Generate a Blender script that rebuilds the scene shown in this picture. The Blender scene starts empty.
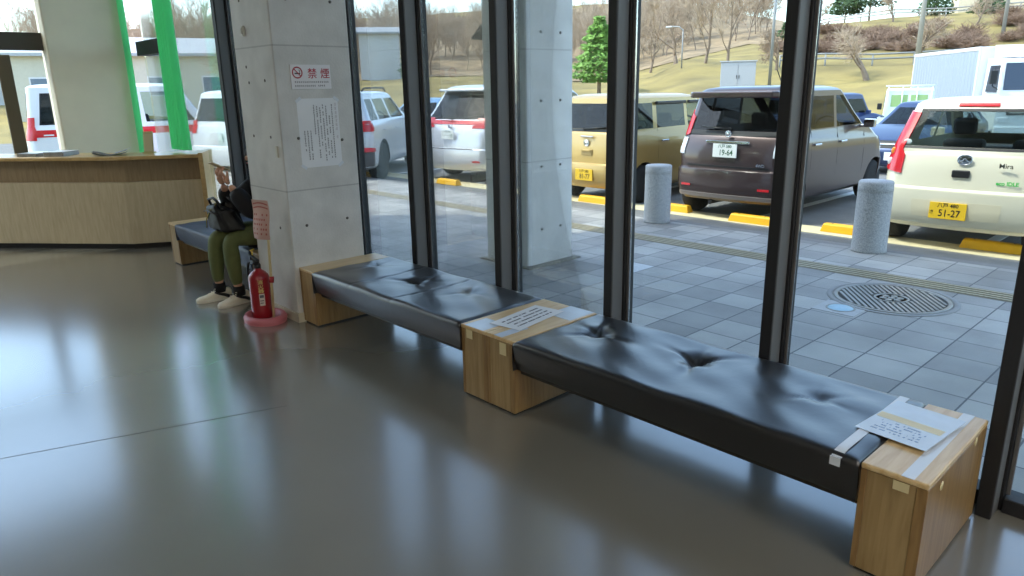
import bpy, bmesh, math, random
from mathutils import Vector, Matrix, Euler
from math import sin, cos, pi, radians, sqrt, atan2
random.seed(7)
SC = bpy.context.scene
COL = SC.collection
R_ = random.Random(11)

# ---------------------------------------------------------------- materials
def lin(c):
    out = []
    for v in c[:3]:
        v = v / 255.0
        out.append(v / 12.92 if v <= .04045 else ((v + .055) / 1.055) ** 2.4)
    return (out[0], out[1], out[2], 1.0)

MATS = {}
def mat(name, col, rough=.5, metal=0.0, var=0.0, vscale=8.0, bump=0.0, bscale=60.0, coat=0.0, emit=None, spec=None, stretch=None, col2=None):
    if name in MATS: return MATS[name]
    m = bpy.data.materials.new(name); m.use_nodes = True
    nt = m.node_tree; b = nt.nodes['Principled BSDF']
    c = lin(col)
    b.inputs['Base Color'].default_value = c
    b.inputs['Roughness'].default_value = rough
    b.inputs['Metallic'].default_value = metal
    b.inputs['Coat Weight'].default_value = coat
    b.inputs['Coat Roughness'].default_value = .06
    if spec is not None: b.inputs['Specular IOR Level'].default_value = spec
    if emit:
        b.inputs['Emission Color'].default_value = lin(emit[0]); b.inputs['Emission Strength'].default_value = emit[1]
    if var or bump:
        tc = nt.nodes.new('ShaderNodeTexCoord')
        mp = nt.nodes.new('ShaderNodeMapping'); nt.links.new(tc.outputs['Object'], mp.inputs['Vector'])
        if stretch: mp.inputs['Scale'].default_value = stretch
    if var:
        n = nt.nodes.new('ShaderNodeTexNoise'); n.inputs['Scale'].default_value = vscale; n.inputs['Detail'].default_value = 6
        nt.links.new(mp.outputs['Vector'], n.inputs['Vector'])
        r = nt.nodes.new('ShaderNodeValToRGB')
        if col2: a, d = lin(col2), c
        else:
            a = tuple(x * (1 - var) for x in c[:3]) + (1,); d = tuple(min(1, x * (1 + var)) for x in c[:3]) + (1,)
        r.color_ramp.elements[0].color = a; r.color_ramp.elements[0].position = .3
        r.color_ramp.elements[1].color = d; r.color_ramp.elements[1].position = .7
        nt.links.new(n.outputs['Fac'], r.inputs['Fac']); nt.links.new(r.outputs['Color'], b.inputs['Base Color'])
    if bump:
        n2 = nt.nodes.new('ShaderNodeTexNoise'); n2.inputs['Scale'].default_value = bscale; n2.inputs['Detail'].default_value = 4
        nt.links.new(mp.outputs['Vector'], n2.inputs['Vector'])
        bp = nt.nodes.new('ShaderNodeBump'); bp.inputs['Strength'].default_value = bump; bp.inputs['Distance'].default_value = .02
        nt.links.new(n2.outputs['Fac'], bp.inputs['Height']); nt.links.new(bp.outputs['Normal'], b.inputs['Normal'])
    MATS[name] = m
    return m

def glass(name, tint=(255, 255, 255), gloss=1.0, rough=0.0):
    """thin sheet glass: what is behind shows through, Fresnel share is reflected"""
    if name in MATS: return MATS[name]
    m = bpy.data.materials.new(name); m.use_nodes = True
    nt = m.node_tree
    for n in list(nt.nodes): nt.nodes.remove(n)
    out = nt.nodes.new('ShaderNodeOutputMaterial')
    tr = nt.nodes.new('ShaderNodeBsdfTransparent'); tr.inputs['Color'].default_value = lin(tint)
    gl = nt.nodes.new('ShaderNodeBsdfGlossy'); gl.inputs['Roughness'].default_value = rough
    fr = nt.nodes.new('ShaderNodeFresnel'); fr.inputs['IOR'].default_value = 1.45
    mu = nt.nodes.new('ShaderNodeMath'); mu.operation = 'MULTIPLY'; mu.inputs[1].default_value = gloss
    mx = nt.nodes.new('ShaderNodeMixShader')
    nt.links.new(fr.outputs[0], mu.inputs[0]); nt.links.new(mu.outputs[0], mx.inputs[0])
    nt.links.new(tr.outputs[0], mx.inputs[1]); nt.links.new(gl.outputs[0], mx.inputs[2])
    nt.links.new(mx.outputs[0], out.inputs['Surface'])
    MATS[name] = m
    return m

# ---------------------------------------------------------------- mesh builder
class MB:
    def __init__(s): s.v = []; s.f = []; s.m = []; s.sm = []
    def add(s, vs, fs, mi=0, smooth=False):
        o = len(s.v); s.v += [tuple(v) for v in vs]
        for f in fs: s.f.append(tuple(i + o for i in f)); s.m.append(mi); s.sm.append(smooth)
        return s
    def box(s, c, d, mi=0, rot=None):
        x, y, z = d[0] / 2, d[1] / 2, d[2] / 2
        vs = [Vector((sx * x, sy * y, sz * z)) for sx in (-1, 1) for sy in (-1, 1) for sz in (-1, 1)]
        if rot is not None:
            rm = rot if isinstance(rot, Matrix) else Euler(rot).to_matrix()
            vs = [rm @ v for v in vs]
        vs = [v + Vector(c) for v in vs]
        return s.add(vs, [(0, 1, 3, 2), (4, 6, 7, 5), (0, 4, 5, 1), (2, 3, 7, 6), (0, 2, 6, 4), (1, 5, 7, 3)], mi)
    def bb(s, x0, x1, y0, y1, z0, z1, mi=0):
        return s.box(((x0 + x1) / 2, (y0 + y1) / 2, (z0 + z1) / 2), (abs(x1 - x0), abs(y1 - y0), abs(z1 - z0)), mi)
    def tube(s, pts, rad, n=8, mi=0, caps=True):
        pts = [Vector(p) for p in pts]
        if not isinstance(rad, (list, tuple)): rad = [rad] * len(pts)
        vs = []; fs = []
        ref = None
        for i, p in enumerate(pts):
            a = pts[max(0, i - 1)]; b = pts[min(len(pts) - 1, i + 1)]
            t = (b - a); t = t.normalized() if t.length > 1e-9 else Vector((0, 0, 1))
            if ref is None:
                ref = Vector((0, 0, 1)) if abs(t.z) < .9 else Vector((1, 0, 0))
            u = ref - t * ref.dot(t)
            if u.length < 1e-6: u = Vector((1, 0, 0)) - t * t.x
            u.normalize(); w = t.cross(u); ref = u
            for k in range(n):
                a_ = 2 * pi * k / n
                vs.append(p + (u * cos(a_) + w * sin(a_)) * rad[i])
        for i in range(len(pts) - 1):
            for k in range(n):
                k2 = (k + 1) % n
                fs.append((i * n + k, i * n + k2, (i + 1) * n + k2, (i + 1) * n + k))
        s.add(vs, fs, mi, True)
        if caps:
            o = len(s.v) - len(vs)
            s.f.append(tuple(o + k for k in reversed(range(n)))); s.m.append(mi); s.sm.append(False)
            o2 = o + (len(pts) - 1) * n
            s.f.append(tuple(o2 + k for k in range(n))); s.m.append(mi); s.sm.append(False)
        return s
    def lathe(s, prof, c=(0, 0, 0), n=24, axis='Z', mi=0, smooth=True):
        vs = []; fs = []
        c = Vector(c)
        for r, h in prof:
            for k in range(n):
                a = 2 * pi * k / n
                if axis == 'Z': v = Vector((r * cos(a), r * sin(a), h))
                elif axis == 'Y': v = Vector((r * sin(a), h, r * cos(a)))
                else: v = Vector((h, r * cos(a), r * sin(a)))
                vs.append(c + v)
        for i in range(len(prof) - 1):
            for k in range(n):
                k2 = (k + 1) % n
                fs.append((i * n + k, i * n + k2, (i + 1) * n + k2, (i + 1) * n + k))
        s.add(vs, fs, mi, smooth)
        o = len(s.v) - len(vs)
        if prof[0][0] > 1e-5: s.f.append(tuple(o + k for k in reversed(range(n)))); s.m.append(mi); s.sm.append(False)
        if prof[-1][0] > 1e-5:
            o2 = o + (len(prof) - 1) * n
            s.f.append(tuple(o2 + k for k in range(n))); s.m.append(mi); s.sm.append(False)
        return s
    def prism(s, poly, z0, z1, mi=0):
        n = len(poly)
        vs = [(x, y, z0) for x, y in poly] + [(x, y, z1) for x, y in poly]
        fs = [tuple(reversed(range(n))), tuple(range(n, 2 * n))] + [(i, (i + 1) % n, n + (i + 1) % n, n + i) for i in range(n)]
        return s.add(vs, fs, mi)
    def ell(s, c, r, n=12, m=8, mi=0, rot=None):
        vs = []; fs = []
        rm = Euler(rot).to_matrix() if rot else None
        for i in range(m + 1):
            t = pi * i / m
            for k in range(n):
                a = 2 * pi * k / n
                v = Vector((r[0] * sin(t) * cos(a), r[1] * sin(t) * sin(a), r[2] * cos(t)))
                if rm: v = rm @ v
                vs.append(v + Vector(c))
        for i in range(m):
            for k in range(n):
                k2 = (k + 1) % n
                fs.append((i * n + k, (i + 1) * n + k, (i + 1) * n + k2, i * n + k2))
        return s.add(vs, fs, mi, True)
    def grid(s, nx, ny, fn, mi=0, smooth=True):
        vs = [fn(i / nx, j / ny) for j in range(ny + 1) for i in range(nx + 1)]
        fs = [(j * (nx + 1) + i, j * (nx + 1) + i + 1, (j + 1) * (nx + 1) + i + 1, (j + 1) * (nx + 1) + i) for j in range(ny) for i in range(nx)]
        return s.add(vs, fs, mi, smooth)
    def build(s, name, mats, parent=None, bevel=0, seg=2, clean=True, angle=None, loc=None, fixn=True):
        me = bpy.data.meshes.new(name)
        me.from_pydata(s.v, [], s.f)
        if not isinstance(mats, (list, tuple)): mats = [mats]
        for m in mats: me.materials.append(m)
        for p, mi, sm in zip(me.polygons, s.m, s.sm): p.material_index = mi; p.use_smooth = sm
        if clean:
            bm = bmesh.new(); bm.from_mesh(me)
            bmesh.ops.remove_doubles(bm, verts=bm.verts, dist=1e-5)
            if fixn: bmesh.ops.recalc_face_normals(bm, faces=bm.faces)
            bm.to_mesh(me); bm.free()
        me.update()
        if angle is not None:
            for p in me.polygons: p.use_smooth = True
            me.set_sharp_from_angle(angle=radians(angle))
        o = bpy.data.objects.new(name, me); COL.objects.link(o)
        if parent is not None: o.parent = parent
        if loc: o.location = loc
        if bevel:
            b = o.modifiers.new('bevel', 'BEVEL'); b.width = bevel; b.segments = seg; b.limit_method = 'ANGLE'; b.angle_limit = radians(40)
            b.harden_normals = False
        return o

def tag(o, label=None, cat=None, group=None, kind=None):
    if label: o['label'] = label
    if cat: o['category'] = cat
    if group: o['group'] = group
    if kind: o['kind'] = kind
    return o
def thing(name, label, cat, loc=(0, 0, 0), rz=0, group=None):
    o = bpy.data.objects.new(name, None); COL.objects.link(o)
    o.location = loc; o.rotation_euler = (0, 0, rz); o.empty_display_size = .1
    return tag(o, label, cat, group)
def struct(o, label=None):
    o['kind'] = 'structure'
    if label: o['label'] = label
    return o
def copy_tree(o, parent=None, loc=None, rz=None, label=None):
    c = o.copy(); COL.objects.link(c)
    if parent is not None: c.parent = parent
    if loc is not None: c.location = loc
    if rz is not None: c.rotation_euler = (0, 0, rz)
    if label: c['label'] = label
    for ch in list(o.children): copy_tree(ch, c)
    return c
def bake(o):
    """apply modifiers without operators"""
    dg = bpy.context.evaluated_depsgraph_get(); dg.update()
    ev = o.evaluated_get(dg)
    me = bpy.data.meshes.new_from_object(ev, depsgraph=dg)
    o.modifiers.clear(); o.data = me
    return o
def text_mesh(s, size, right, up, origin, m, name, parent=None, extrude=.0006, align='CENTER', sx=1.0, bold=0.0, vert=False):
    """letters as a mesh lying on the plane spanned by right/up"""
    cu = bpy.data.curves.new(name, 'FONT'); cu.body = s; cu.size = size; cu.align_x = align; cu.align_y = 'CENTER'
    cu.extrude = extrude; cu.offset = bold; cu.resolution_u = 3
    o = bpy.data.objects.new(name, cu); COL.objects.link(o)
    dg = bpy.context.evaluated_depsgraph_get(); dg.update()
    me = bpy.data.meshes.new_from_object(o.evaluated_get(dg), depsgraph=dg)
    COL.objects.unlink(o); bpy.data.objects.remove(o); bpy.data.curves.remove(cu)
    r = Vector(right).normalized(); u = Vector(up).normalized(); n = r.cross(u)
    M = Matrix(((r.x * sx, u.x, n.x, origin[0]), (r.y * sx, u.y, n.y, origin[1]), (r.z * sx, u.z, n.z, origin[2]), (0, 0, 0, 1)))
    me.transform(M); me.materials.clear(); me.materials.append(m)
    ob = bpy.data.objects.new(name, me); COL.objects.link(ob)
    if parent is not None: ob.parent = parent
    return ob
def skin(name, verts, edges, rad, m, parent=None, root=0, sub=2, extra=None):
    me = bpy.data.meshes.new(name); me.from_pydata(verts, edges, []); me.update()
    o = bpy.data.objects.new(name, me); COL.objects.link(o)
    o.modifiers.new('skin', 'SKIN')
    me.skin_vertices.new(name='') if not me.skin_vertices else None
    for i, sv in enumerate(me.skin_vertices[0].data):
        r = rad[i]; sv.radius = (r, r) if not isinstance(r, (tuple, list)) else r
        sv.use_root = (i == root)
    sb = o.modifiers.new('sub', 'SUBSURF'); sb.levels = sub; sb.render_levels = sub
    bake(o)
    o.data.materials.clear(); o.data.materials.append(m)
    for p in o.data.polygons: p.use_smooth = True; p.material_index = 0
    if parent is not None: o.parent = parent
    return o
# ---------------------------------------------------------------- setting: floor, walls, windows
FX = 3.04           # inner face of the window wall
def floor_mat():
    m = mat('floor_vinyl', (124, 122, 113), rough=.26, var=.07, vscale=.9)
    nt = m.node_tree; b = nt.nodes['Principled BSDF']
    b.inputs['Specular IOR Level'].default_value = .62; b.inputs['Coat Weight'].default_value = 1.0; b.inputs['Coat Roughness'].default_value = .17; b.inputs['Coat IOR'].default_value = 1.85
    tc = nt.nodes.new('ShaderNodeTexCoord')
    # sheet joints and uneven polish
    n = nt.nodes.new('ShaderNodeTexNoise'); n.inputs['Scale'].default_value = 1.2; n.inputs['Detail'].default_value = 3; n.inputs['Roughness'].default_value = .65
    nt.links.new(tc.outputs['Object'], n.inputs['Vector'])
    mr = nt.nodes.new('ShaderNodeMapRange'); mr.inputs['From Min'].default_value = 0; mr.inputs['From Max'].default_value = 1
    mr.inputs['To Min'].default_value = .20; mr.inputs['To Max'].default_value = .30
    nt.links.new(n.outputs['Fac'], mr.inputs['Value']); nt.links.new(mr.outputs[0], b.inputs['Roughness'])
    return m
fl = MB().bb(-7, 3.28, -5, 10.3, -.2, 0).build('floor', floor_mat()); struct(fl, 'polished brown grey vinyl floor of the lobby')
seam = mat('seam', (70, 66, 60), rough=.5)
for i, (a, b) in enumerate([((.31, 3.95), (1.56, 3.52)), ((-.4, 4.19), (.31, 3.95))]):
    pass
s_ = MB()
s_.box((-.2, 4.13, .0006), (3.74, .003, .0008), rot=(0, 0, atan2(-.43, 1.25)))
struct(s_.build('trim_1', seam), 'fine joint line in the vinyl floor')

wall_w = mat('wall_paint', (226, 224, 214), rough=.7, var=.03, vscale=3)
ceil_w = mat('ceiling_paint', (225, 224, 218), rough=.8, var=.02, vscale=3)
struct(MB().bb(-7.2, 3.3, -5.2, 10.6, 3.9, 4.1).build('ceiling', ceil_w))
struct(MB().bb(-7.2, -7, -5.2, 10.6, -.2, 3.9).build('wall_back', mat('wall_brown', (120, 108, 92), rough=.7, var=.05, vscale=3)))
struct(MB().bb(-7, 3.3, -5.2, -5, -.2, 3.9).build('wall_right', wall_w))
struct(MB().bb(-7, -2.2, 10.3, 10.6, -.2, 3.9).build('wall_left', wall_w))
cream = mat('cream_plaster', (232, 226, 204), rough=.75, var=.03, vscale=4, bump=.05, bscale=90)
struct(MB().bb(2.13, 3.06, 10.3, 10.62, -.2, 3.9).build('wall_corner', cream, bevel=.02), 'cream plastered corner wall between the two window fronts')
# upper floors of the building above the windows (throws the shade on the paving)
ext = mat('facade_panel', (196, 196, 190), rough=.8, var=.05, vscale=2)
struct(MB().bb(-7.2, 3.3, -5.2, 10.62, 4.1, 6.6).build('wall_upper', ext))
can = mat('added_canopy_concrete', (186, 186, 182), rough=.85, var=.06, vscale=3)
struct(MB().bb(3.3, 5.90, -8, 8.0, 5.2, 5.6).build('roof_added_canopy', can), 'unseen concrete canopy added to shade the walk outside')  # added canopy out of view, sized to set the shade edge outside

alu = mat('mullion_grey', (98, 97, 96), rough=.5, metal=.1, var=.05, vscale=6, stretch=(1, 1, .2))
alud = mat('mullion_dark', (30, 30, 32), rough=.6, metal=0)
pane_m = glass('window_glass', (244, 250, 248), gloss=.55)

def window_unit(n, y1, y0, with_mullion=True, transom=None, wide=.055):
    """one bay of the window front: mullion at y1 (far side), glass from y0 to y1"""
    r = bpy.data.objects.new('window_%d' % n, None); COL.objects.link(r); r.location = (FX, y1, 0); struct(r)
    L = y1 - y0
    if with_mullion:
        f = MB(); f.bb(0, .012, -wide, 0, 0, 3.9, 1)  # inner face coloured dark to stand for its shade
        f.bb(.0125, .105, -wide, 0, 0, 3.9, 0)
        f.bb(.1055, .19, -wide - .012, .012, 0, 3.9, 1)
        f.bb(.12, .128, -wide - .03, -wide - .0125, .07, 3.85, 0)
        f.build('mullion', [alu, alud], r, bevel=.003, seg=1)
    g = MB(); g.bb(.14, .15, -L + .02, -wide - .02, .06, 3.86); g.build('pane', pane_m, r)
    b = MB(); b.bb(.09, .19, -L + .015, -wide - .014, 0, .065, 0); b.bb(.10, .18, -L + .015, -wide - .014, 3.84, 3.9, 0); b.build('rail', [alud], r, bevel=.004, seg=1)
    if transom:
        t = MB(); t.bb(.06, .2, -L + .015, -wide - .014, transom[0], transom[1]); t.build('transom', [alud], r, bevel=.004, seg=1)
    return r
ys = [10.3, 9.22, 7.56, 6.3, 5.28, 4.35, 3.418, 2.498, 1.54, .578, -.40, -1.35, -2.3, -3.25, -4.2]
for i in range(len(ys) - 1):
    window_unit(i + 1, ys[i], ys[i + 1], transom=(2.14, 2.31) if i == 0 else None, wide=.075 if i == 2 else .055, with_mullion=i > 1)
struct(MB().bb(3.06, 3.28, -5, -4.2, 0, 3.9).build('wall_front', wall_w))
# window in the end wall, left of the cream wall
bronze = mat('bronze_frame', (96, 86, 66), rough=.4, metal=.2)
r = bpy.data.objects.new('window_20', None); COL.objects.link(r); r.location = (0, 10.5, 0); struct(r)
f = MB(); f.bb(-2.2, 2.13, -.05, .06, 2.2, 2.4); f.bb(-2.2, 2.13, -.04, .06, 0, .08); f.bb(-2.2, 2.13, -.04, .06, 3.8, 3.9)
f.bb(-2.2, -2.12, -.04, .06, .08, 3.8); f.build('frame', mat('frame_dark', (72, 68, 60), rough=.45), r, bevel=.004, seg=1)
f = MB(); f.bb(1.62, 1.76, -.10, -.051, .0, 2.14); f.bb(.55, .69, -.10, -.051, 0, 2.14); f.build('post', bronze, r, bevel=.006)
f = MB(); f.bb(-2.11, 2.12, .0, .008, .081, 2.199); f.bb(-2.11, 2.12, .0, .008, 2.401, 3.799); f.build('pane', pane_m, r)

# ---- concrete pillars
def concrete(name, col, lines):
    m = mat(name, col, rough=.62, var=.10, vscale=5, bump=.12, bscale=70)
    nt = m.node_tree; b = nt.nodes['Principled BSDF']
    src = b.inputs['Base Color'].links[0].from_socket
    tc = nt.nodes.new('ShaderNodeTexCoord'); sp = nt.nodes.new('ShaderNodeSeparateXYZ'); nt.links.new(tc.outputs['Object'], sp.inputs[0])
    mx = nt.nodes.new('ShaderNodeMix'); mx.data_type = 'RGBA'; mx.blend_type = 'MULTIPLY'
    acc = None
    for z in lines:
        d = nt.nodes.new('ShaderNodeMath'); d.operation = 'COMPARE'; nt.links.new(sp.outputs['Z'], d.inputs[0]); d.inputs[1].default_value = z; d.inputs[2].default_value = .005
        if acc is None: acc = d
        else:
            a = nt.nodes.new('ShaderNodeMath'); a.operation = 'MAXIMUM'; nt.links.new(acc.outputs[0], a.inputs[0]); nt.links.new(d.outputs[0], a.inputs[1]); acc = a
    nt.links.new(acc.outputs[0], mx.inputs[0]); nt.links.new(src, mx.inputs[6]); mx.inputs[7].default_value = (.72, .72, .72, 1)
    nt.links.new(mx.outputs[2], b.inputs['Base Color'])
    return m
conc = concrete('concrete_inside', (204, 203, 198), (.98, 1.98, 2.96))
P = bpy.data.objects.new('pillar', None); COL.objects.link(P); struct(P, 'square raw concrete pillar inside by the window front')
MB().bb(2.33, 2.93, 4.84, 5.45, 0, 3.9).build('shaft', conc, P, bevel=.008, seg=1)
hole = mat('tie_hole', (98, 96, 92), rough=.9)
h = MB()
for x, z in ((2.46, 1.35), (2.81, 1.32), (2.46, .72), (2.80, .73), (2.46, 2.28), (2.80, 2.28)):
    h.lathe([(0, 0), (.011, 0), (.011, -.003), (0, -.003)], (x, 4.8385, z), 10, 'Y')
for y, z in ((5.0, 1.36), (5.28, 1.36), (5.0, 1.75), (5.26, 1.74), (5.28, 1.85), (5.0, .7), (5.28, .7), (5.0, 2.3), (5.28, 2.3)):
    h.lathe([(0, 0), (.011, 0), (.011, .003), (0, .003)], (2.328, y, z), 10, 'X')
h.build('tie_holes', hole, P)
pl = MB(); pl.bb(2.316, 2.33, 5.24, 5.28, 2.06, 2.13); pl.bb(2.306, 2.316, 5.25, 5.258, 2.075, 2.115)
pl.build('switch_plate', mat('plate_white', (206, 203, 190), rough=.5), P, bevel=.002, seg=1)
pl = MB(); pl.bb(2.318, 2.33, 4.90, 4.93, 1.22, 1.30)
pl.build('clip', mat('plate_white', (206, 203, 190)), P, bevel=.002, seg=1)
b = MB(); b.bb(2.315, 2.33, 4.83, 5.44, 0, .07); b.bb(2.315, 2.40, 4.825, 4.84, 0, .07)
b.build('skirting', mat('skirting_cream', (196, 190, 168), rough=.5), P)

conc2 = concrete('concrete_outside', (236, 233, 230), (1.0, 2.0, 3.0, 4.0))
P2 = bpy.data.objects.new('pillar', None); COL.objects.link(P2); struct(P2, 'pale square concrete pillar outside under the added canopy')
MB().bb(4.67, 5.30, 4.77, 5.36, -.05, 5.2).build('shaft', conc2, P2, bevel=.012, seg=1)
h = MB()
for x in (4.86, 5.12):
    for z in (.35, .95, 1.55, 2.15, 2.75): h.lathe([(0, 0), (.013, 0), (.013, -.004), (0, -.004)], (x, 4.768, z), 10, 'Y')
h.build('tie_holes', hole, P2)
ft = MB(); ft.bb(4.62, 5.36, 4.70, 5.42, -.02, .012); ft.build('footing', mat('grout', (150, 146, 136), rough=.95, var=.2, vscale=9), P2, bevel=.01)
lampm = mat('lamp_hood', (48, 52, 54), rough=.5)
wl = thing('wall_lamp', 'small dark hooded wall lamp on the outdoor pillar', 'lamp', (4.69, 5.361, 2.10))
MB().add([(x, y, z) for x in (0, .16) for y, z in ((.03, .12), (.03, .15), (.17, .04), (.17, .02))], [(0, 1, 2, 3), (7, 6, 5, 4), (0, 4, 5, 1), (1, 5, 6, 2), (2, 6, 7, 3), (3, 7, 4, 0)]).build('hood', lampm, wl, bevel=.003)
MB().bb(.02, .14, 0, .03, .0, .16).build('bracket', lampm, wl)
# ---------------------------------------------------------------- benches
def wood_mat(name, col, dark, rough=.38, sc=(1, 1, 1)):
    m = bpy.data.materials.new(name); m.use_nodes = True; nt = m.node_tree; b = nt.nodes['Principled BSDF']
    tc = nt.nodes.new('ShaderNodeTexCoord'); mp = nt.nodes.new('ShaderNodeMapping'); mp.inputs['Scale'].default_value = sc
    nt.links.new(tc.outputs['Object'], mp.inputs['Vector'])
    n = nt.nodes.new('ShaderNodeTexNoise'); n.inputs['Scale'].default_value = 14; n.inputs['Detail'].default_value = 7; n.inputs['Distortion'].default_value = .6
    nt.links.new(mp.outputs[0], n.inputs['Vector'])
    rp = nt.nodes.new('ShaderNodeValToRGB'); rp.color_ramp.elements[0].color = lin(dark); rp.color_ramp.elements[1].color = lin(col)
    rp.color_ramp.elements[0].position = .25; rp.color_ramp.elements[1].position = .62
    nt.links.new(n.outputs['Fac'], rp.inputs['Fac']); nt.links.new(rp.outputs[0], b.inputs['Base Color'])
    b.inputs['Roughness'].default_value = rough
    MATS[name] = m
    return m
oak_v = wood_mat('oak_upright', (170, 143, 98), (142, 114, 70), sc=(3, 3, .25))
oak_t = wood_mat('oak_top', (220, 192, 144), (200, 164, 110), rough=.3, sc=(.3, 3, 3))
oak_e = wood_mat('oak_edge', (154, 122, 76), (126, 96, 56), sc=(3, 3, .3))
def leather_mat():
    m = mat('black_leather', (18, 16, 19), rough=.4, var=.2, vscale=3.2, bump=.10, bscale=22, spec=.1)
    b = m.node_tree.nodes['Principled BSDF']; b.inputs['Coat Weight'].default_value = 1; b.inputs['Coat IOR'].default_value = 1.8; b.inputs['Coat Roughness'].default_value = .33
    return m
leather = leather_mat()
darkl = mat('blue_leather', (52, 62, 84), rough=.45, var=.15, vscale=4, bump=.1, bscale=30)
steel = mat('steel_bar', (70, 67, 62), rough=.45, metal=.6)
blackm = mat('black_base', (26, 24, 22), rough=.6)
BX, BD, BW, BL, BH = 2.362, .657, .211, 2.155, .42

def cushion_mesh(y0, y1, z0, z1, x0, x1, buttons, grooves=(), seed=1):
    rnd = random.Random(seed)
    NX, NY = 46, 120
    ph = [rnd.uniform(0, 6) for _ in range(8)]
    def top(x, y):
        z = z1
        e = min(x - x0, x1 - x, (y - y0), (y1 - y))
        z -= .011 * max(0, 1 - e / .03) ** 2
        for (bx, by, d, r) in buttons:
            q = sqrt((x - bx) ** 2 + (y - by) ** 2)
            z -= d * math.exp(-(q / r) ** 1.15)
            a = atan2(y - by, x - bx)
            z -= d * .34 * math.exp(-(q / (r * 2.8)) ** 1.5) * (max(0, cos(3 * a + bx * 9 + by * 5)) ** 10 + .6 * max(0, cos(2 * a + by * 7)) ** 16)
            z += d * .10 * math.exp(-((q - r * 1.8) / (r * .8)) ** 2)
        for gy in grooves:
            z -= .006 * math.exp(-((y - gy - .03 * sin(5 * x + gy)) / .008) ** 2)
        z += .0022 * sin(17 * x + 9 * y + ph[0]) * sin(5 * y + ph[1]) + .0016 * sin(31 * x - 13 * y + ph[2]) + .002 * sin(8 * y + ph[3])
        return z
    def fr(t): return t
    mb = MB()
    mb.grid(NX, NY, lambda u, v: (x0 + (x1 - x0) * u, y0 + (y1 - y0) * v, top(x0 + (x1 - x0) * u, y0 + (y1 - y0) * v)))
    # sides
    def side(P0, P1, n, out):
        def fn(u, v):
            x = P0[0] + (P1[0] - P0[0]) * u; y = P0[1] + (P1[1] - P0[1]) * u
            zt = top(x, y); z = z0 + (zt - z0) * v
            k = .006 * sin(pi * v) * (1 + .3 * sin(9 * (x + y) + ph[4])) - .030 * (1 - v) * (1 if out[0] < 0 else 0)
            return (x + out[0] * k, y + out[1] * k, z)
        mb.grid(n, 6, fn)
    side((x0, y1), (x0, y0), NY, (-1, 0)); side((x1, y0), (x1, y1), NY, (1, 0))
    side((x0, y0), (x1, y0), NX, (0, -1)); side((x1, y1), (x0, y1), NX, (0, 1))
    mb.bb(x0 + .034, x1 - .005, y0 + .005, y1 - .005, z0 - .002, z0 + .01)
    return mb
def wood_block(parent, y0, y1, glide=False):
    e = bpy.data.objects.new('end_block', None); COL.objects.link(e); e.parent = parent
    x0, x1 = BX, BX + BD; fw = .035
    m = MB()
    m.bb(x0 + .001, x1, y0, y0 + fw, .012, BH - .022, 1); m.bb(x0 + .001, x1, y1 - fw * .6, y1, .012, BH - .022, 1)
    m.bb(x0 + .003, x1 - .003, y0 + fw, y1 - fw * .6, .012, BH - .022, 0)
    m.build('case', [oak_v, oak_e], e, bevel=.002, seg=1)
    MB().bb(x0 - .002, x1 + .002, y0 - .001, y1 + .001, BH - .0215, BH).build('top_board', [oak_t], e, bevel=.006, seg=3)
    MB().bb(x0 + .012, x1 - .012, y0 + .012, y1 - .012, 0, .0118).build('plinth', blackm, e)
    if glide: MB().lathe([(0, .0), (.022, .0), (.022, .03), (.012, .04), (0, .04)], (x1 - .1, y0 - .03, 0), 12).build('glide', mat('glide_white', (190, 190, 186), rough=.4), e)
    return e
def make_bench(label, y0, buttons, grooves, seed, leath, cz=(.262, .428), BL=BL):
    """y0 = outer (near) end"""
    t = thing('bench', label, 'bench', (0, 0, 0), 0, 'padded benches along the window front')
    a = wood_block(t, y0, y0 + BW); b = wood_block(t, y0 + BL - BW, y0 + BL, True)
    c = cushion_mesh(y0 + BW + .004, y0 + BL - BW - .004, cz[0], cz[1], BX - .012, BX + BD, buttons, grooves, seed)
    c.build('cushion', leath, t, fixn=False)
    for (bx, by, d, r) in buttons:
        if d > .02: MB().ell((bx, by, cz[1] - d * .98), (.014, .014, .005), 12, 6).build('button', leath, t)
    s = MB(); s.bb(BX + .05, BX + .08, y0 + BW, y0 + BL - BW, .228, .258); s.bb(BX + BD - .06, BX + BD - .03, y0 + BW, y0 + BL - BW, .228, .258)
    s.bb(BX + .08, BX + BD - .06, y0 + .95, y0 + .99, .228, .258)
    s.build('support_bar', steel, t)
    return t
Y0 = .581
b1 = make_bench('black padded bench with three tuft buttons, the one beside the glass door', Y0, [(2.76, 2.29, .045, .05), (2.78, 1.72, .05, .055), (2.76, 1.12, .02, .04)], (), 3, leather)
b2 = make_bench('black padded bench with a crumpled seat between the pillar and the paired wood blocks', Y0 + BL + .002, [(2.73, 3.86, .04, .05), (2.78, 4.45, .015, .05), (2.79, 3.38, .018, .05)], (4.12, 3.62), 5, leather, BL=2.095)
b3 = make_bench('blue grey padded bench where the person sits, behind the pillar', 5.456, [(2.75, 6.5, .03, .05), (2.75, 7.0, .02, .05)], (), 8, darkl)
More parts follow.
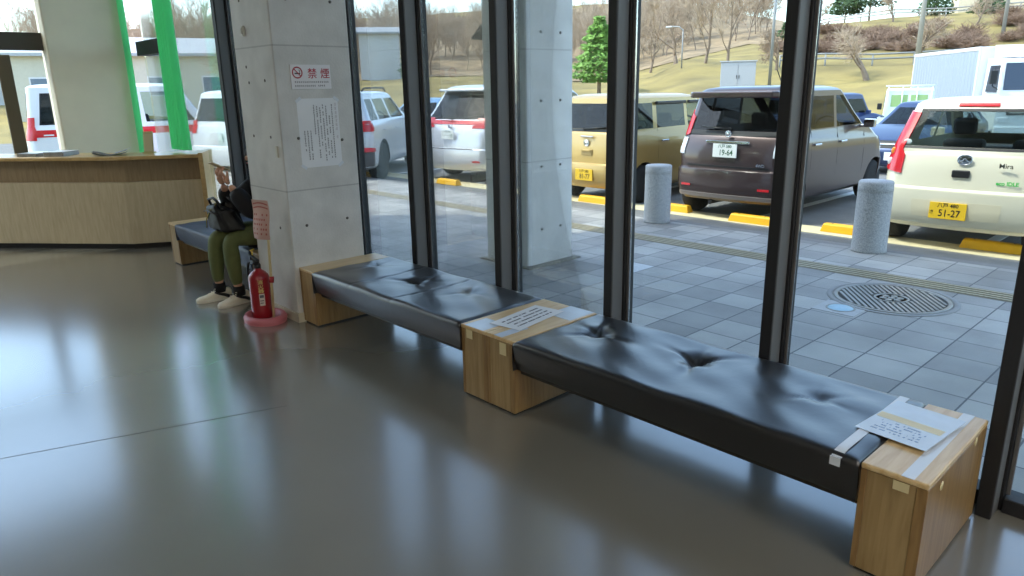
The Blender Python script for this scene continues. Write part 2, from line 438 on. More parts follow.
# tape stuck on the bench blocks and cushion
tape = mat('clear_tape', (216, 222, 228), rough=.25); tape_b = mat('paper_tape', (222, 206, 158), rough=.6)
def patch(name, m, parent, x0, x1, y0, y1, z, th=.0012):
    return MB().bb(x0, x1, y0, y1, z, z + th).build(name, m, parent)
t = MB(); t.bb(BX - .0035, BX - .0022, Y0 + .055, Y0 + .105, .365, .398)
t.build('tape', tape_b, b1)
t = MB(); t.bb(BX - .0035, BX - .0022, Y0 + BL - .155, Y0 + BL - .105, .325, .392); t.build('tape', tape_b, b1)
t = MB(); t.bb(BX - .0035, BX - .0022, Y0 + BL + .115, Y0 + BL + .165, .35, .40); t.build('tape', tape_b, b2)
for x, z in ((2.50, .36), (2.87, .385)): MB().lathe([(0, 0), (.017, 0), (.017, -.0015), (0, -.0015)], (x, Y0 - .0012, z), 16, 'Y').build('sticker', tape_b, b1)
t = MB()
def strip(u, v):
    x = BX - .013 + (BD - .01) * u; return (x, Y0 + BW + .062 + .036 * v, .4305 - .015 * max(0, 1 - (x - BX + .012) / .05) ** 2)
t.grid(24, 1, strip); t.grid(24, 1, lambda u, v: (strip(u, v)[0], strip(u, v)[1], strip(u, v)[2] - .001))
t.bb(BX - .0255, BX - .022, Y0 + BW + .062, Y0 + BW + .098, .385, .418)
t.build('tape', tape, b1)
# shiny tape over the block tops
mk = MB(); mk.bb(BX + .0, BX + BD, Y0 + .045, Y0 + .085, BH + .0002, BH + .001); mk.build('tape', tape, b1)

# papers taped on the blocks
paper = mat('paper_white', (228, 230, 232), rough=.45, var=.02); ink = mat('ink_grey', (88, 90, 98), rough=.7); ink_b = mat('ink_blue', (132, 160, 196), rough=.7); ink_y = mat('ink_cream', (232, 226, 196), rough=.7)
film = mat('laminate_sheet', (205, 218, 232), rough=.22, var=.05, vscale=12)
def scribble(mb, x0, x1, y0, y1, z, rows, along, seed, h=.45, fill=.8, th=.0004):
    """rows of small irregular marks: print too small to read"""
    rd = random.Random(seed)
    for r in range(rows):
        f = (r + .5) / rows
        p = 0
        while p < 1:
            w = rd.uniform(.012, .05)
            if rd.random() < fill and p + w < 1:
                if along == 'x': mb.bb(x0 + (x1 - x0) * p, x0 + (x1 - x0) * (p + w * .8), y0 + (y1 - y0) * f - h * (y1 - y0) / rows / 2, y0 + (y1 - y0) * f + h * (y1 - y0) / rows / 2, z, z + th)
                else: mb.bb(x0 + (x1 - x0) * f - h * (x1 - x0) / rows / 2, x0 + (x1 - x0) * f + h * (x1 - x0) / rows / 2, y0 + (y1 - y0) * p, y0 + (y1 - y0) * (p + w * .8), z, z + th)
            p += w
n = thing('paper_notice', 'bluish laminated notice taped across the end block beside the glass door', 'notice', (2.75, .768, .4325), radians(-5))
MB().bb(-.175, .175, -.125, .125, 0, .001).build('sheet', film, n)
m = MB(); scribble(m, -.14, -.03, -.08, .09, .0011, 5, 'y', 4, .4, .5); m.build('lettering', ink_b, n)
MB().bb(-.02, .03, -.11, .12, .0011, .0014).build('band', ink_y, n)
yb = Y0 + BL
n = thing('paper_notice', 'white printed notice taped over the two joined wood blocks', 'notice', (2.70, yb + .02, .4225), radians(8))
MB().bb(-.22, .20, -.105, .105, 0, .001).build('sheet', paper, n)
m = MB(); scribble(m, -.17, .16, -.075, .075, .0011, 4, 'x', 9, .3, .85); m.build('lettering', ink, n)
mk = MB(); mk.bb(BX, BX + .16, yb + .03, yb + .18, BH + .0002, BH + .001); mk.build('film', film, b2)
mk = MB(); mk.bb(BX + .45, BX + BD, yb - .19, yb - .01, BH + .0002, BH + .001); mk.build('film', film, b1)
mk = MB(); mk.bb(BX + .0, BX + .2, yb - .12, yb - .06, BH + .0002, BH + .001); mk.build('film', film, b1)
# ---------------------------------------------------------------- signs on the pillar, extinguisher
PX, PZ = Vector((1, 0, 0)), Vector((0, 0, 1))
YF = 4.84
signw = mat('sign_white', (226, 224, 226), rough=.4); red = mat('sign_red', (176, 44, 62), rough=.5); dk = mat('ink_dark', (48, 48, 54), rough=.7)
t = thing('no_smoking_sign', 'white no smoking sign with red characters, upper of the two on the pillar', 'sign', (2.60, YF, 1.77))
MB().bb(-.155, .155, -.006, 0, -.083, .083).build('board', signw, t, bevel=.001, seg=1)
text_mesh('禁', .074, PX, PZ, (.010, -.0065, .019), red, 'lettering', t, bold=.0005)
text_mesh('煙', .074, PX, PZ, (.110, -.0065, .019), red, 'lettering', t, bold=.0005)
m = MB(); cx, cz, r0 = -.104, .03, .036
ring = [(cx + r0 * cos(2 * pi * k / 28), -.0068, cz + r0 * sin(2 * pi * k / 28)) for k in range(29)]
m.tube(ring, .0042, 6); m.tube([(cx - .025, -.0068, cz + .025), (cx + .025, -.0068, cz - .025)], .0036, 6)
m.build('prohibition_ring', red, t)
m = MB(); m.box((cx, -.0066, cz - .006), (.042, .001, .008)); m.tube([(cx + .016, -.0066, cz + .0), (cx + .02, -.0066, cz + .010), (cx + .012, -.0066, cz + .018)], .002, 5)
m.build('cigarette', dk, t)
def marks_v(mb, x0, x1, z0, z1, seed, size, fill=.9, y=-.0012):
    """one upright column of print"""
    rd = random.Random(seed); z = z1
    while z > z0 + size:
        if rd.random() < fill:
            w = (x1 - x0)
            for k in range(3):
                mb.bb(x0 + rd.uniform(0, w * .3), x1 - rd.uniform(0, w * .3), y - .0004, y, z - size * (.25 + .3 * k), z - size * (.12 + .3 * k))
            mb.bb(x0 + w * .4, x0 + w * .6, y - .0004, y, z - size * .9, z - size * .1)
        z -= size * 1.12
def marks_h(mb, x0, x1, z, size, seed, fill=.95, y=-.0065):
    rd = random.Random(seed); x = x0
    while x < x1 - size:
        if rd.random() < fill:
            for k in range(3): mb.bb(x + rd.uniform(0, size * .2), x + size * .85 - rd.uniform(0, size * .2), y - .0004, y, z + size * (-.4 + .3 * k), z + size * (-.28 + .3 * k))
            mb.bb(x + size * .35, x + size * .5, y - .0004, y, z - size * .42, z + size * .42)
        x += size * 1.1
m = MB(); marks_h(m, -.13, .14, -.034, .0135, 3); marks_h(m, -.13, .12, -.060, .0135, 4); m.build('small_lettering', dk, t)

t = thing('paper_notice', 'white paper with upright columns of Japanese print, taped below the no smoking sign', 'notice', (2.634, YF, 1.38))
MB().grid(6, 8, lambda u, v: (-.163 + .326 * u, -.0008 - .002 * sin(pi * u) * sin(pi * v), -.243 + .486 * v)).grid(6, 8, lambda u, v: (-.163 + .326 * u, -.0002, -.243 + .486 * v)).build('sheet', paper, t)
m = MB(); cols = [(.108, -.19, .20), (.084, -.20, .12), (.060, -.18, .19), (.036, -.21, .20), (.012, -.10, .18), (-.012, -.20, .19), (-.036, -.02, .20), (-.074, -.19, .02), (-.098, -.19, .02), (-.122, -.13, .02)]
for i, (x, z0, z1) in enumerate(cols): marks_v(m, x - .0065, x + .0065, z0, z1, 30 + i, .0145, y=-.0034)
m.build('small_lettering', dk, t)
m = MB(); marks_v(m, .128, .150, -.05, .21, 77, .026, y=-.0034); m.build('faded_heading', mat('ink_faint', (200, 196, 200), rough=.6), t)
for x, z in ((-.15, .235), (.15, .235), (-.15, -.235), (.15, -.235)): MB().box((x, -.0035, z), (.05, .0006, .02), rot=(0, radians(35 * (1 if x * z > 0 else -1)), 0)).build('tape', tape, t)

# fire extinguisher on its pink stand, placard on a stick
redp = mat('extinguisher_red', (150, 22, 34), rough=.3, coat=.4, var=.05); blk = mat('black_rubber', (24, 24, 26), rough=.5); brass = mat('brass_yellow', (214, 184, 60), rough=.4)
EX = (2.172, 5.13, 0)
st = thing('extinguisher_stand', 'pink oval floor stand holding the red fire extinguisher', 'stand', EX)
pink = mat('pink_plastic', (196, 112, 122), rough=.45, var=.04)
m = MB()
def oval(r, z): return [(r * 1.0 * cos(a) * 1.02, r * 1.25 * sin(a) - .05, z) for a in [2 * pi * k / 36 for k in range(36)]]
rings = [oval(.145, 0), oval(.150, .03), oval(.138, .052), oval(.118, .055), oval(.108, .04), oval(.10, .016), oval(.001, .016)]
vs = [p for rg in rings for p in rg]; fs = []
for i in range(len(rings) - 1):
    for k in range(36): fs.append((i * 36 + k, i * 36 + (k + 1) % 36, (i + 1) * 36 + (k + 1) % 36, (i + 1) * 36 + k))
m.add(vs, fs, 0, True); m.build('base', pink, st)
pole_w = mat('pale_wood', (206, 188, 142), rough=.5)
MB().tube([(.03, -.13, .02), (.055, -.115, .5), (.075, -.095, .75)], .0105, 8).build('stick', pole_w, st)
m = MB()
ang = radians(28)
rx = Vector((.28, -.96, 0)).normalized(); nrm = Vector((-.96, -.28, 0)).normalized()
def pf(u, v, off=0):
    p = Vector((.045, -.10, .63)) + rx * (-.085 + .17 * u - .018 * (1 - v)) + PZ * (.29 * v) + nrm * (.012 + .02 * sin(pi * u) * (1 - v) + off + .006 * sin(7 * v))
    return tuple(p)
m.grid(8, 10, lambda u, v: pf(u, v)).grid(8, 10, lambda u, v: pf(u, v, -.002)); m.build('placard', mat('placard_paper', (204, 168, 156), rough=.5, var=.05), st)
m = MB(); rd = random.Random(5)
for r_ in range(5):
    for k in range(7):
        if rd.random() < .85:
            u = .08 + k * .125; v = .12 + r_ * .12
            a = pf(u, v, .001); b_ = pf(u + .07, v, .001); c_ = pf(u + .07, v + .05, .001); d_ = pf(u, v + .05, .001)
            m.add([a, b_, c_, d_], [(0, 1, 2, 3)])
for v in (.76, .86):
    for k in range(10):
        u0, u1 = .05 + .09 * k, .05 + .09 * (k + 1); q = lambda u: v + .05 * sin(pi * u)
        m.add([pf(u0, q(u0), .001), pf(u1, q(u1), .001), pf(u1, q(u1) + .035, .001), pf(u0, q(u0) + .035, .001)], [(0, 1, 2, 3)])
m.build('placard_lettering', mat('print_rust', (178, 96, 92), rough=.6), st)
MB().tube([(.0445, -.122, .30), (.052, -.118, .345)], .02, 8).build('clamp', redp, st)

ex = thing('fire_extinguisher', 'red fire extinguisher with black hose standing by the pillar', 'fire extinguisher', (EX[0] - .005, EX[1] - .02, .0165)); ex.scale = (1, 1, .87)
MB().lathe([(0, 0), (.066, 0), (.076, .012), (.077, .03), (.077, .36), (.072, .385), (.05, .415), (.028, .43), (.024, .445), (0, .445)], n=28).build('cylinder', redp, ex)
m = MB(); m.lathe([(.0, .445), (.025, .446), (.025, .475), (.018, .49), (0, .49)], n=16); m.box((-.01, .02, .50), (.05, .055, .035)); m.build('valve', blk, ex, bevel=.004)
m = MB(); m.box((-.005, .04, .535), (.026, .15, .008), rot=(radians(14), 0, 0)); m.box((-.005, .045, .505), (.024, .13, .007), rot=(radians(-6), 0, 0)); m.build('handle', blk, ex, bevel=.003)
m = MB(); m.tube([(-.005, .055, .552), (-.005, .055, .585)], .006, 8); m.tube([(-.018 + .0, .055, .592), (.012, .055, .60)], .007, 8); m.build('safety_pin', brass, ex)
MB().tube([(-.01, .045, .495), (-.03, .09, .48), (-.03, .115, .40), (-.025, .112, .25), (-.02, .102, .12), (-.02, .10, .06)], [.011, .011, .010, .010, .012, .018], 10).build('hose', blk, ex)
lab = mat('label_cream', (204, 196, 186), rough=.5)
m = MB()
def wrap(a0, a1, z0, z1, rr=.0785): return lambda u, v: (rr * cos(a0 + (a1 - a0) * u), rr * sin(a0 + (a1 - a0) * u), z0 + (z1 - z0) * v)
ca = atan2(-5.1, -2.18)     # towards the viewer's side of the room
m.grid(8, 4, wrap(ca - .15, ca + .35, .13, .235)); m.build('label', lab, ex)
m = MB(); m.grid(6, 3, wrap(ca - .1, ca + .28, .20, .225, .079)); m.grid(6, 3, wrap(ca - .1, ca + .2, .15, .158, .079)); m.grid(6, 3, wrap(ca - .1, ca + .25, .17, .178, .079)); m.build('label_lettering', mat('ink_grey', (88, 90, 98)), ex)
nv = Vector((cos(ca), sin(ca), 0)); rv = Vector((-sin(ca), cos(ca), 0))
for k, ch in enumerate('消火器'):
    text_mesh(ch, .04, rv, PZ, tuple(nv * .078 + rv * .006 + PZ * (.335 - .038 * k)), mat('print_yellow', (214, 190, 110), rough=.5), 'lettering', ex, extrude=.003, bold=.0006)
# ---------------------------------------------------------------- reception counter, curtains, leaflets
lam = wood_mat('counter_panel', (200, 186, 154), (184, 168, 134), rough=.5, sc=(2.5, 2.5, .3))
lam_shade = wood_mat('counter_recess_shade', (150, 130, 98), (132, 112, 82), rough=.55, sc=(2.5, 2.5, .3))  # darker copy of the panel wood: shade under the top put into its colour
lam_t = wood_mat('counter_top', (204, 172, 116), (186, 152, 98), rough=.3, sc=(.5, 2, 2))
ct = thing('reception_counter', 'pale wood reception counter with an angled corner and a recessed upper band', 'counter')
A, B, Cc = Vector((-.6, 12.0 - .0)), Vector((2.275, 8.632)), Vector((2.975, 8.23))
A = B + (Vector((1.211, 9.879)) - B).normalized() * 2.3
def offs(d):
    """front line of the counter moved d towards the staff side"""
    n1 = Vector(((B - A).y, -(B - A).x)).normalized() * -1; n2 = Vector(((Cc - B).y, -(Cc - B).x)).normalized() * -1
    if n1.y < 0: n1 = -n1
    if n2.y < 0: n2 = -n2
    bis = (n1 + n2).normalized(); k = d / bis.dot(n1)
    return [A + n1 * d, B + bis * k, Cc + n2 * d]
def band(d0, d1, z0, z1, m, name, bev=.003):
    f, b_ = offs(d0), offs(d1)
    poly = [tuple(p) for p in f] + [tuple(p) for p in reversed(b_)]
    return MB().prism(poly, z0, z1).build(name, m, ct, bevel=bev, seg=1)
band(.03, .40, 0, .0595, blackm, 'plinth')
band(0, .42, .06, .742, lam, 'front_panel', .004)
band(.07, .42, .7425, .985, lam_shade, 'recess_panel')
band(-.03, .52, .9855, 1.025, lam_t, 'counter_top', .006)
m = MB(); e0 = Cc; ed = (Cc - B).normalized(); en = Vector((-ed.y, ed.x));
pl = [Cc + en * -.06 + ed * .001, Cc + en * -.06 + ed * .05, Cc + en * .56 + ed * .05, Cc + en * .56 + ed * .001]
m.prism([tuple(p) for p in pl], 0, 1.04).build('end_panel', lam_t, ct, bevel=.004)
# leaflets on the counter
mag = mat('magazine_grey', (150, 156, 160), rough=.4, var=.2, vscale=14); mag_c = mat('magazine_cover', (196, 200, 206), rough=.35, var=.2, vscale=10); magd = mat('leaflet_dark', (52, 56, 66), rough=.4, var=.2, vscale=16)
def stack(label, loc, rz, n, dims, cat='magazine', name='magazine', mats=(mag, mag_c), grp='magazines on the counter'):
    for k in range(n):
        o = thing(name, label[k] if isinstance(label, list) else label, cat, (loc[0], loc[1], loc[2] + k * (dims[2] + .0004)), rz + R_.uniform(-.06, .06), grp)
        MB().bb(-dims[0] / 2, dims[0] / 2, -dims[1] / 2, dims[1] / 2, 0.0004, dims[2] - .0012).build('pages', mats[0], o)
        MB().bb(-dims[0] / 2 - .002, dims[0] / 2 + .002, -dims[1] / 2 - .002, dims[1] / 2 + .002, dims[2] - .001, dims[2]).build('cover', mats[1], o)
ZC = 1.0254
stack(['lowest magazine in the stack farthest left on the counter', 'second magazine up in the stack farthest left on the counter', 'top magazine of the stack farthest left on the counter'], (1.70, 9.62, ZC), radians(-50), 3, (.23, .30, .012))
stack(['lowest magazine of the stack second from left on the counter', 'second magazine up in the stack second from left on the counter', 'third magazine up in the stack second from left on the counter', 'top magazine of the stack second from left on the counter'], (1.90, 9.40, ZC), radians(-44), 4, (.22, .29, .012))
lf = thing('folded_leaflet', 'dark folded leaflet with a pale curled edge on the counter by its corner', 'leaflet', (2.27, 8.93, ZC), radians(-20), None)
MB().grid(10, 4, lambda u, v: (-.17 + .34 * u, -.1 + .2 * v, .012 + .035 * (2 * u - 1) ** 2 + .008 * sin(9 * u))).grid(10, 4, lambda u, v: (-.17 + .34 * u, -.1 + .2 * v, .0005 + .03 * (2 * u - 1) ** 2)).build('leaves', magd, lf)
MB().grid(6, 4, lambda u, v: (.05 + .16 * u, -.09 + .15 * v, .026 + .05 * u ** 1.5)).build('curled_page', mat('page_lilac', (196, 196, 222), rough=.5), lf)
bs = thing('leaflet_holder', 'upright pale wood leaflet holder standing at the right end of the counter', 'holder', (2.66, 8.86, ZC), radians(-35))
m = MB(); m.box((0, 0, .007), (.12, .11, .014)); m.box((0, .02, .125), (.105, .014, .23), rot=(radians(-14), 0, 0)); m.build('stand', pole_w, bs, bevel=.004)
MB().box((-.003, -.002, .115), (.09, .004, .19), rot=(radians(-14), 0, radians(2))).build('card', mat('card_buff', (214, 200, 168), rough=.5), bs)

# curtains: gathered cloth, light shines through
def cloth(name, col, tr=.5):
    m = bpy.data.materials.new(name); m.use_nodes = True; nt = m.node_tree; b = nt.nodes['Principled BSDF']
    b.inputs['Base Color'].default_value = lin(col); b.inputs['Roughness'].default_value = .9
    t = nt.nodes.new('ShaderNodeBsdfTranslucent'); t.inputs['Color'].default_value = lin(col)
    mx = nt.nodes.new('ShaderNodeMixShader'); mx.inputs[0].default_value = tr
    nt.links.new(b.outputs[0], mx.inputs[1]); nt.links.new(t.outputs[0], mx.inputs[2]); nt.links.new(mx.outputs[0], nt.nodes['Material Output'].inputs['Surface'])
    MATS[name] = m; return m
green = cloth('green_curtain', (165, 246, 198), .75)
def curtain(label, x, y0, y1, folds, depth, z0=.25, z1=3.8):
    t = thing('curtain', label, 'curtain', (x, (y0 + y1) / 2, 0), 0, None)
    w = (y1 - y0)
    def fn(u, v, o=0):
        pinch = 1 - .12 * sin(pi * min(1, v * 1.1))
        return (depth * sin(2 * pi * folds * u + .8 * sin(3 * v)) * (1 - .2 * v) + o, w * (u - .5) * pinch + .02 * sin(2 * v), z0 + (z1 - z0) * v)
    MB().grid(int(folds * 12), 14, fn).grid(int(folds * 12), 14, lambda u, v: fn(u, v, .004)).build('cloth', green, t, fixn=False)
    m = MB(); m.tube([(0, -w / 2 - .1, z1 + .03), (0, w / 2 + .1, z1 + .03)], .012, 8); m.build('rail', alu, t)
curtain('bright green gathered curtain hanging between counter and window front', 2.92, 8.36, 8.78, 5, .045, 1.06)
curtain('narrow strip of green curtain at the edge of the cream corner wall', 2.99, 10.16, 10.27, 2, .03)
sheer = cloth('sheer_curtain', (222, 240, 226), .75)
# unseen panels added to brighten the room (above and behind the camera's view)
glow = mat('fill_panel_glow', (255, 255, 255), emit=((255, 248, 240), 6.0))
for i, (x, y) in enumerate([(1.5, -3.6), (-.6, -3.6), (-2.7, -3.6), (-4.8, -3.6), (1.5, -1.6), (-1.2, 8.3), (-4.8, 1.5)]):
    L = thing('fill_panel', 'square white fill light panel added out of view', 'lamp', (x, y, 3.9), 0, 'added fill panels of the lobby')
    m = MB(); m.bb(-.62, .62, -.62, -.58, -.05, 0); m.bb(-.62, .62, .58, .62, -.05, 0); m.bb(-.62, -.58, -.58, .58, -.05, 0); m.bb(.58, .62, -.58, .58, -.05, 0)
    m.build('frame', signw, L)
    MB().bb(-.575, .575, -.575, .575, -.03, -.01).build('glow_face', glow, L)
# ---------------------------------------------------------------- seated person, mostly behind the pillar
skinm = mat('skin', (206, 158, 130), rough=.55); hairm = mat('hair_black', (22, 20, 20), rough=.5)
jack = mat('jacket_black', (20, 20, 24), rough=.75, bump=.1, bscale=40); legg = mat('leggings_olive', (98, 106, 62), rough=.8, bump=.2, bscale=160, var=.08, vscale=20)
shoe = mat('shoe_cream', (236, 228, 208), rough=.6); shoed = mat('shoe_stripe', (26, 26, 28), rough=.5); sole = mat('shoe_sole', (232, 226, 210), rough=.6); sockm = mat('sock_black', (24, 24, 26), rough=.9)
# body frame: forward -x ; local x forward = f, y = left side of the person
per = thing('person', 'seated person in black jacket and olive leggings beside the pillar, looking at a phone', 'person', (2.66, 5.77, .43), pi)
# local: +x forward (towards the room), +y the person's left = world -y
hip = (0, 0, .13)
V = [hip, (.01, 0, .27), (.03, 0, .42), (.05, 0, .52), (.07, -.01, .60), (.085, -.02, .69), (.095, -.03, .77)]
E_ = [(i, i + 1) for i in range(6)]
Rr = [.13, .12, .13, .11, .05, .085, .07]
def chain(start, pts, rad):
    p = start
    for q, r in zip(pts, rad):
        V.append(q); Rr.append(r); E_.append((p, len(V) - 1)); p = len(V) - 1
    return p
shr, shl = (.05, -.17, .50), (.05, .17, .50)
elr, ell = (.27, -.22, .30), (.28, .21, .30)
wrr, wrl = (.40, -.04, .53), (.405, .10, .54)
chain(3, [shr, elr, wrr], [.06, .042, .028]); chain(3, [shl, ell, wrl], [.06, .042, .028])
kr, kl = (.49, -.115, .10), (.45, .085, .10)
ar, al = (.50, -.13, -.32), (.43, .095, -.32)
chain(0, [(.06, -.09, .10), (.27, -.105, .115), kr, (.50, -.12, -.08), ar], [.085, .08, .058, .052, .034])
chain(0, [(.06, .09, .10), (.25, .09, .115), kl, (.45, .09, -.08), al], [.085, .08, .058, .052, .034])
skin('body', V, E_, Rr, skinm, per, 0, 2)
# face and ears belong to the body of the figure
hd = Vector((.098, -.03, .735))
MB().ell((hd.x + .086, hd.y, hd.z - .01), (.016, .013, .02), 8, 6).build('nose', skinm, per)
for q in (-.078, .078): MB().ell((hd.x, q + hd.y, hd.z - .005), (.015, .008, .026), 8, 6).build('ear', skinm, per)
for q in (-.03, .03): MB().ell((hd.x + .08, q + hd.y, hd.z + .015), (.008, .014, .006), 8, 6).build('eye', hairm, per)
MB().ell((hd.x + .08, hd.y, hd.z - .05), (.008, .025, .006), 8, 6).build('mouth', mat('lip', (160, 90, 84), rough=.5), per)
m = MB(); m.ell((hd.x - .018, hd.y, hd.z + .03), (.098, .097, .098), 16, 12); m.ell((hd.x - .05, hd.y, hd.z - .05), (.07, .092, .12), 14, 10); m.ell((hd.x + .03, .088 + hd.y, hd.z - .03), (.035, .016, .10), 8, 8); m.ell((hd.x + .03, -.088 + hd.y, hd.z - .03), (.035, .016, .10), 8, 8); m.build('hair', hairm, per)
# jacket
Vj = [(.0, 0, .10), (.01, 0, .28), (.03, 0, .42), (.05, 0, .53), (.075, 0, .575)]
Rj = [(.17, .15), (.16, .14), (.17, .15), (.14, .12), .075]
Ej = [(0, 1), (1, 2), (2, 3), (3, 4)]
for s_, sh, el, wr in ((-1, shr, elr, wrr), (1, shl, ell, wrl)):
    b0 = len(Vj); mid = tuple(el[i] * .5 + wr[i] * .5 for i in range(3)); end = tuple(el[i] * .12 + wr[i] * .88 for i in range(3))
    Vj += [sh, el, mid, end]; Rj += [.105, .10, .085, .06]; Ej += [(3, b0), (b0, b0 + 1), (b0 + 1, b0 + 2), (b0 + 2, b0 + 3)]
skin('jacket', Vj, Ej, Rj, jack, per, 0, 2)
MB().ell((.10, 0, .08), (.20, .19, .10), 20, 10, rot=(0, radians(10), 0)).build('jacket_hem', jack, per)
Vl = [(.0, 0, .10), (.06, -.09, .10), (.27, -.105, .115), kr, (.50, -.12, -.08), (.505, -.128, -.29), (.06, .09, .10), (.25, .09, .115), kl, (.45, .09, -.08), (.435, .095, -.29)]
Rl = [.11, .10, .093, .072, .066, .045, .10, .093, .072, .066, .045]
El = [(0, 1), (1, 2), (2, 3), (3, 4), (4, 5), (0, 6), (6, 7), (7, 8), (8, 9), (9, 10)]
skin('leggings', Vl, El, Rl, legg, per, 0, 2)
for (ax, ay, az), turn in ((ar, radians(-8)), (al, radians(10))):
    s_ = MB(); s_.tube([(ax, ay, az + .035), (ax, ay, az - .04)], [.047, .05], 14); s_.build('sock', sockm, per)
    sr = bpy.data.objects.new('shoe', None); COL.objects.link(sr); sr.parent = per; sr.location = (ax, ay, -.43); sr.rotation_euler = (0, 0, turn)
    prof = [(-.085, .036, .085), (-.07, .042, .098), (-.03, .043, .095), (.02, .045, .088), (.07, .050, .068), (.12, .052, .052), (.165, .044, .044), (.19, .022, .034)]
    vs = []; fs = []; nn = 12
    for (x, w, h) in prof:
        for k in range(nn):
            a = pi * k / (nn - 1); vs.append((x, w * cos(a), .022 + (h - .022) * sin(a) ** .7))
    for i in range(len(prof) - 1):
        for k in range(nn - 1): fs.append((i * nn + k, i * nn + k + 1, (i + 1) * nn + k + 1, (i + 1) * nn + k))
    fs += [tuple(range(nn)), tuple(reversed(range((len(prof) - 1) * nn, len(prof) * nn)))]
    MB().add(vs, fs, 0, True).build('upper', shoe, sr)
    so = [(x, w + .004) for x, w, h in prof]; so = [(-.092, .02)] + so + [(.197, .01)]
    MB().prism([(x, w) for x, w in so] + [(x, -w) for x, w in reversed(so)], 0, .027).build('sole', sole, sr, bevel=.004)
    for sgn in (-1, 1):
        st_ = [(-.055, .050, .032), (-.02, .052, .050), (.02, .051, .062), (.055, .040, .076)]
        q = [(x, sgn * (w + .004 - .004 * (z - .03) / .05), z) for x, w, z in st_]
        MB().tube(q, [.015, .013, .010, .005], 6).build('stripe', shoed, sr)
    lc = MB()
    for k in range(4): lc.tube([(.045 + .022 * k, -.024, .081 - .011 * k), (.045 + .022 * k, 0, .089 - .011 * k), (.045 + .022 * k, .024, .081 - .011 * k)], .0035, 5)
    lc.ell((.035, .012, .10), (.012, .02, .007), 8, 5); lc.build('laces', sole, sr)
# hands round the phone
ph = thing('phone', 'smartphone held up in the seated person\'s hands', 'phone', (2.66 - .445, 5.77 - .03, .43 + .685), pi)
ph.rotation_euler = (radians(8), radians(-28), pi)
MB().bb(-.075, .075, -.037, .037, -.004, .004).build('case', mat('phone_case', (206, 186, 140), rough=.4), ph, bevel=.003)
MB().bb(-.07, .07, -.033, .033, .0041, .0046).build('screen', mat('screen_glass', (30, 36, 44), rough=.1, emit=((120, 140, 160), .25)), ph)
def hand(parent, wrist, direction, up, side):
    """palm, four bent fingers of unequal length and a thumb"""
    d = Vector(direction).normalized(); u = Vector(up); u = (u - d * u.dot(d)).normalized(); s = d.cross(u) * side
    w = Vector(wrist)
    Vh = [w, w + d * .045, w + d * .085]; Eh = [(0, 1), (1, 2)]; Rh = [(.026, .02), (.038, .018), (.036, .016)]
    skin('hand', [tuple(v) for v in Vh], Eh, Rh, skinm, parent, 0, 2)
    for k, (o, ln) in enumerate(((-.028, .072), (-.009, .082), (.010, .077), (.027, .060))):
        b0 = w + d * .085 + s * o
        pts = [b0 - d * .02, b0 + d * ln * .35 + u * .008, b0 + d * ln * .62 - u * .012, b0 + d * ln * .68 - u * .035]
        skin('finger', [tuple(p) for p in pts], [(0, 1), (1, 2), (2, 3)], [.0095, .009, .0082, .007], skinm, parent, 0, 2)
    pts = [w + d * .03 - s * .02, w + d * .055 - s * .046 - u * .006, w + d * .085 - s * .05 - u * .02, w + d * .10 - s * .038 - u * .03]
    skin('thumb', [tuple(p) for p in pts], [(0, 1), (1, 2), (2, 3)], [.013, .011, .010, .008], skinm, parent, 0, 2)
hand(per, wrr, (.35, .25, .9), (.9, 0, -.35), 1)
hand(per, wrl, (.35, -.25, .9), (.9, 0, -.35), -1)
# bag on the lap
bagm = mat('bag_black', (12, 12, 13), rough=.55, bump=.25, bscale=12); cord = mat('bag_cord', (150, 140, 70), rough=.7)
bg = thing('handbag', 'soft black handbag slumped on the seated person\'s lap', 'bag', (2.66 - .395, 5.77 + .06, .43 + .16), pi)
def bagfn(u, v):
    a = 2 * pi * u; h = v
    w = (1 - .30 * h) * (1 + .06 * sin(4 * a + 3 * h) + .04 * sin(11 * a + 5 * h)); e = min(1, (h + .03) * 6) ** .5 * min(1, (1.02 - h) * 7) ** .5
    sx = abs(cos(a)) ** .7 * (1 if cos(a) > 0 else -1); sy = abs(sin(a)) ** .7 * (1 if sin(a) > 0 else -1)
    return (.12 * sx * w * e + .03 * h, .215 * sy * w * e - .03 * h, -.01 + .235 * h - .035 * h * sin(a) ** 2 + .012 * sin(5 * a) * h)
MB().grid(44, 16, bagfn).build('body', bagm, bg)
for o_ in (-.05, .06): MB().tube([(o_, -.12, .18), (o_ + .03, -.10, .25), (o_ + .03, .0, .27), (o_ + .03, .07, .25), (o_, .10, .18)], .011, 8).build('strap', bagm, bg)
MB().tube([(.125, -.12, .02), (.135, -.08, .09), (.12, -.02, .17), (.08, .05, .24)], .0045, 6).build('cord', cord, bg)
m = MB(); m.tube([(.118, -.16, .15), (.13, -.05, .165), (.12, .12, .15)], .005, 5); m.build('zip', mat('zip_grey', (60, 60, 62), rough=.4), bg)
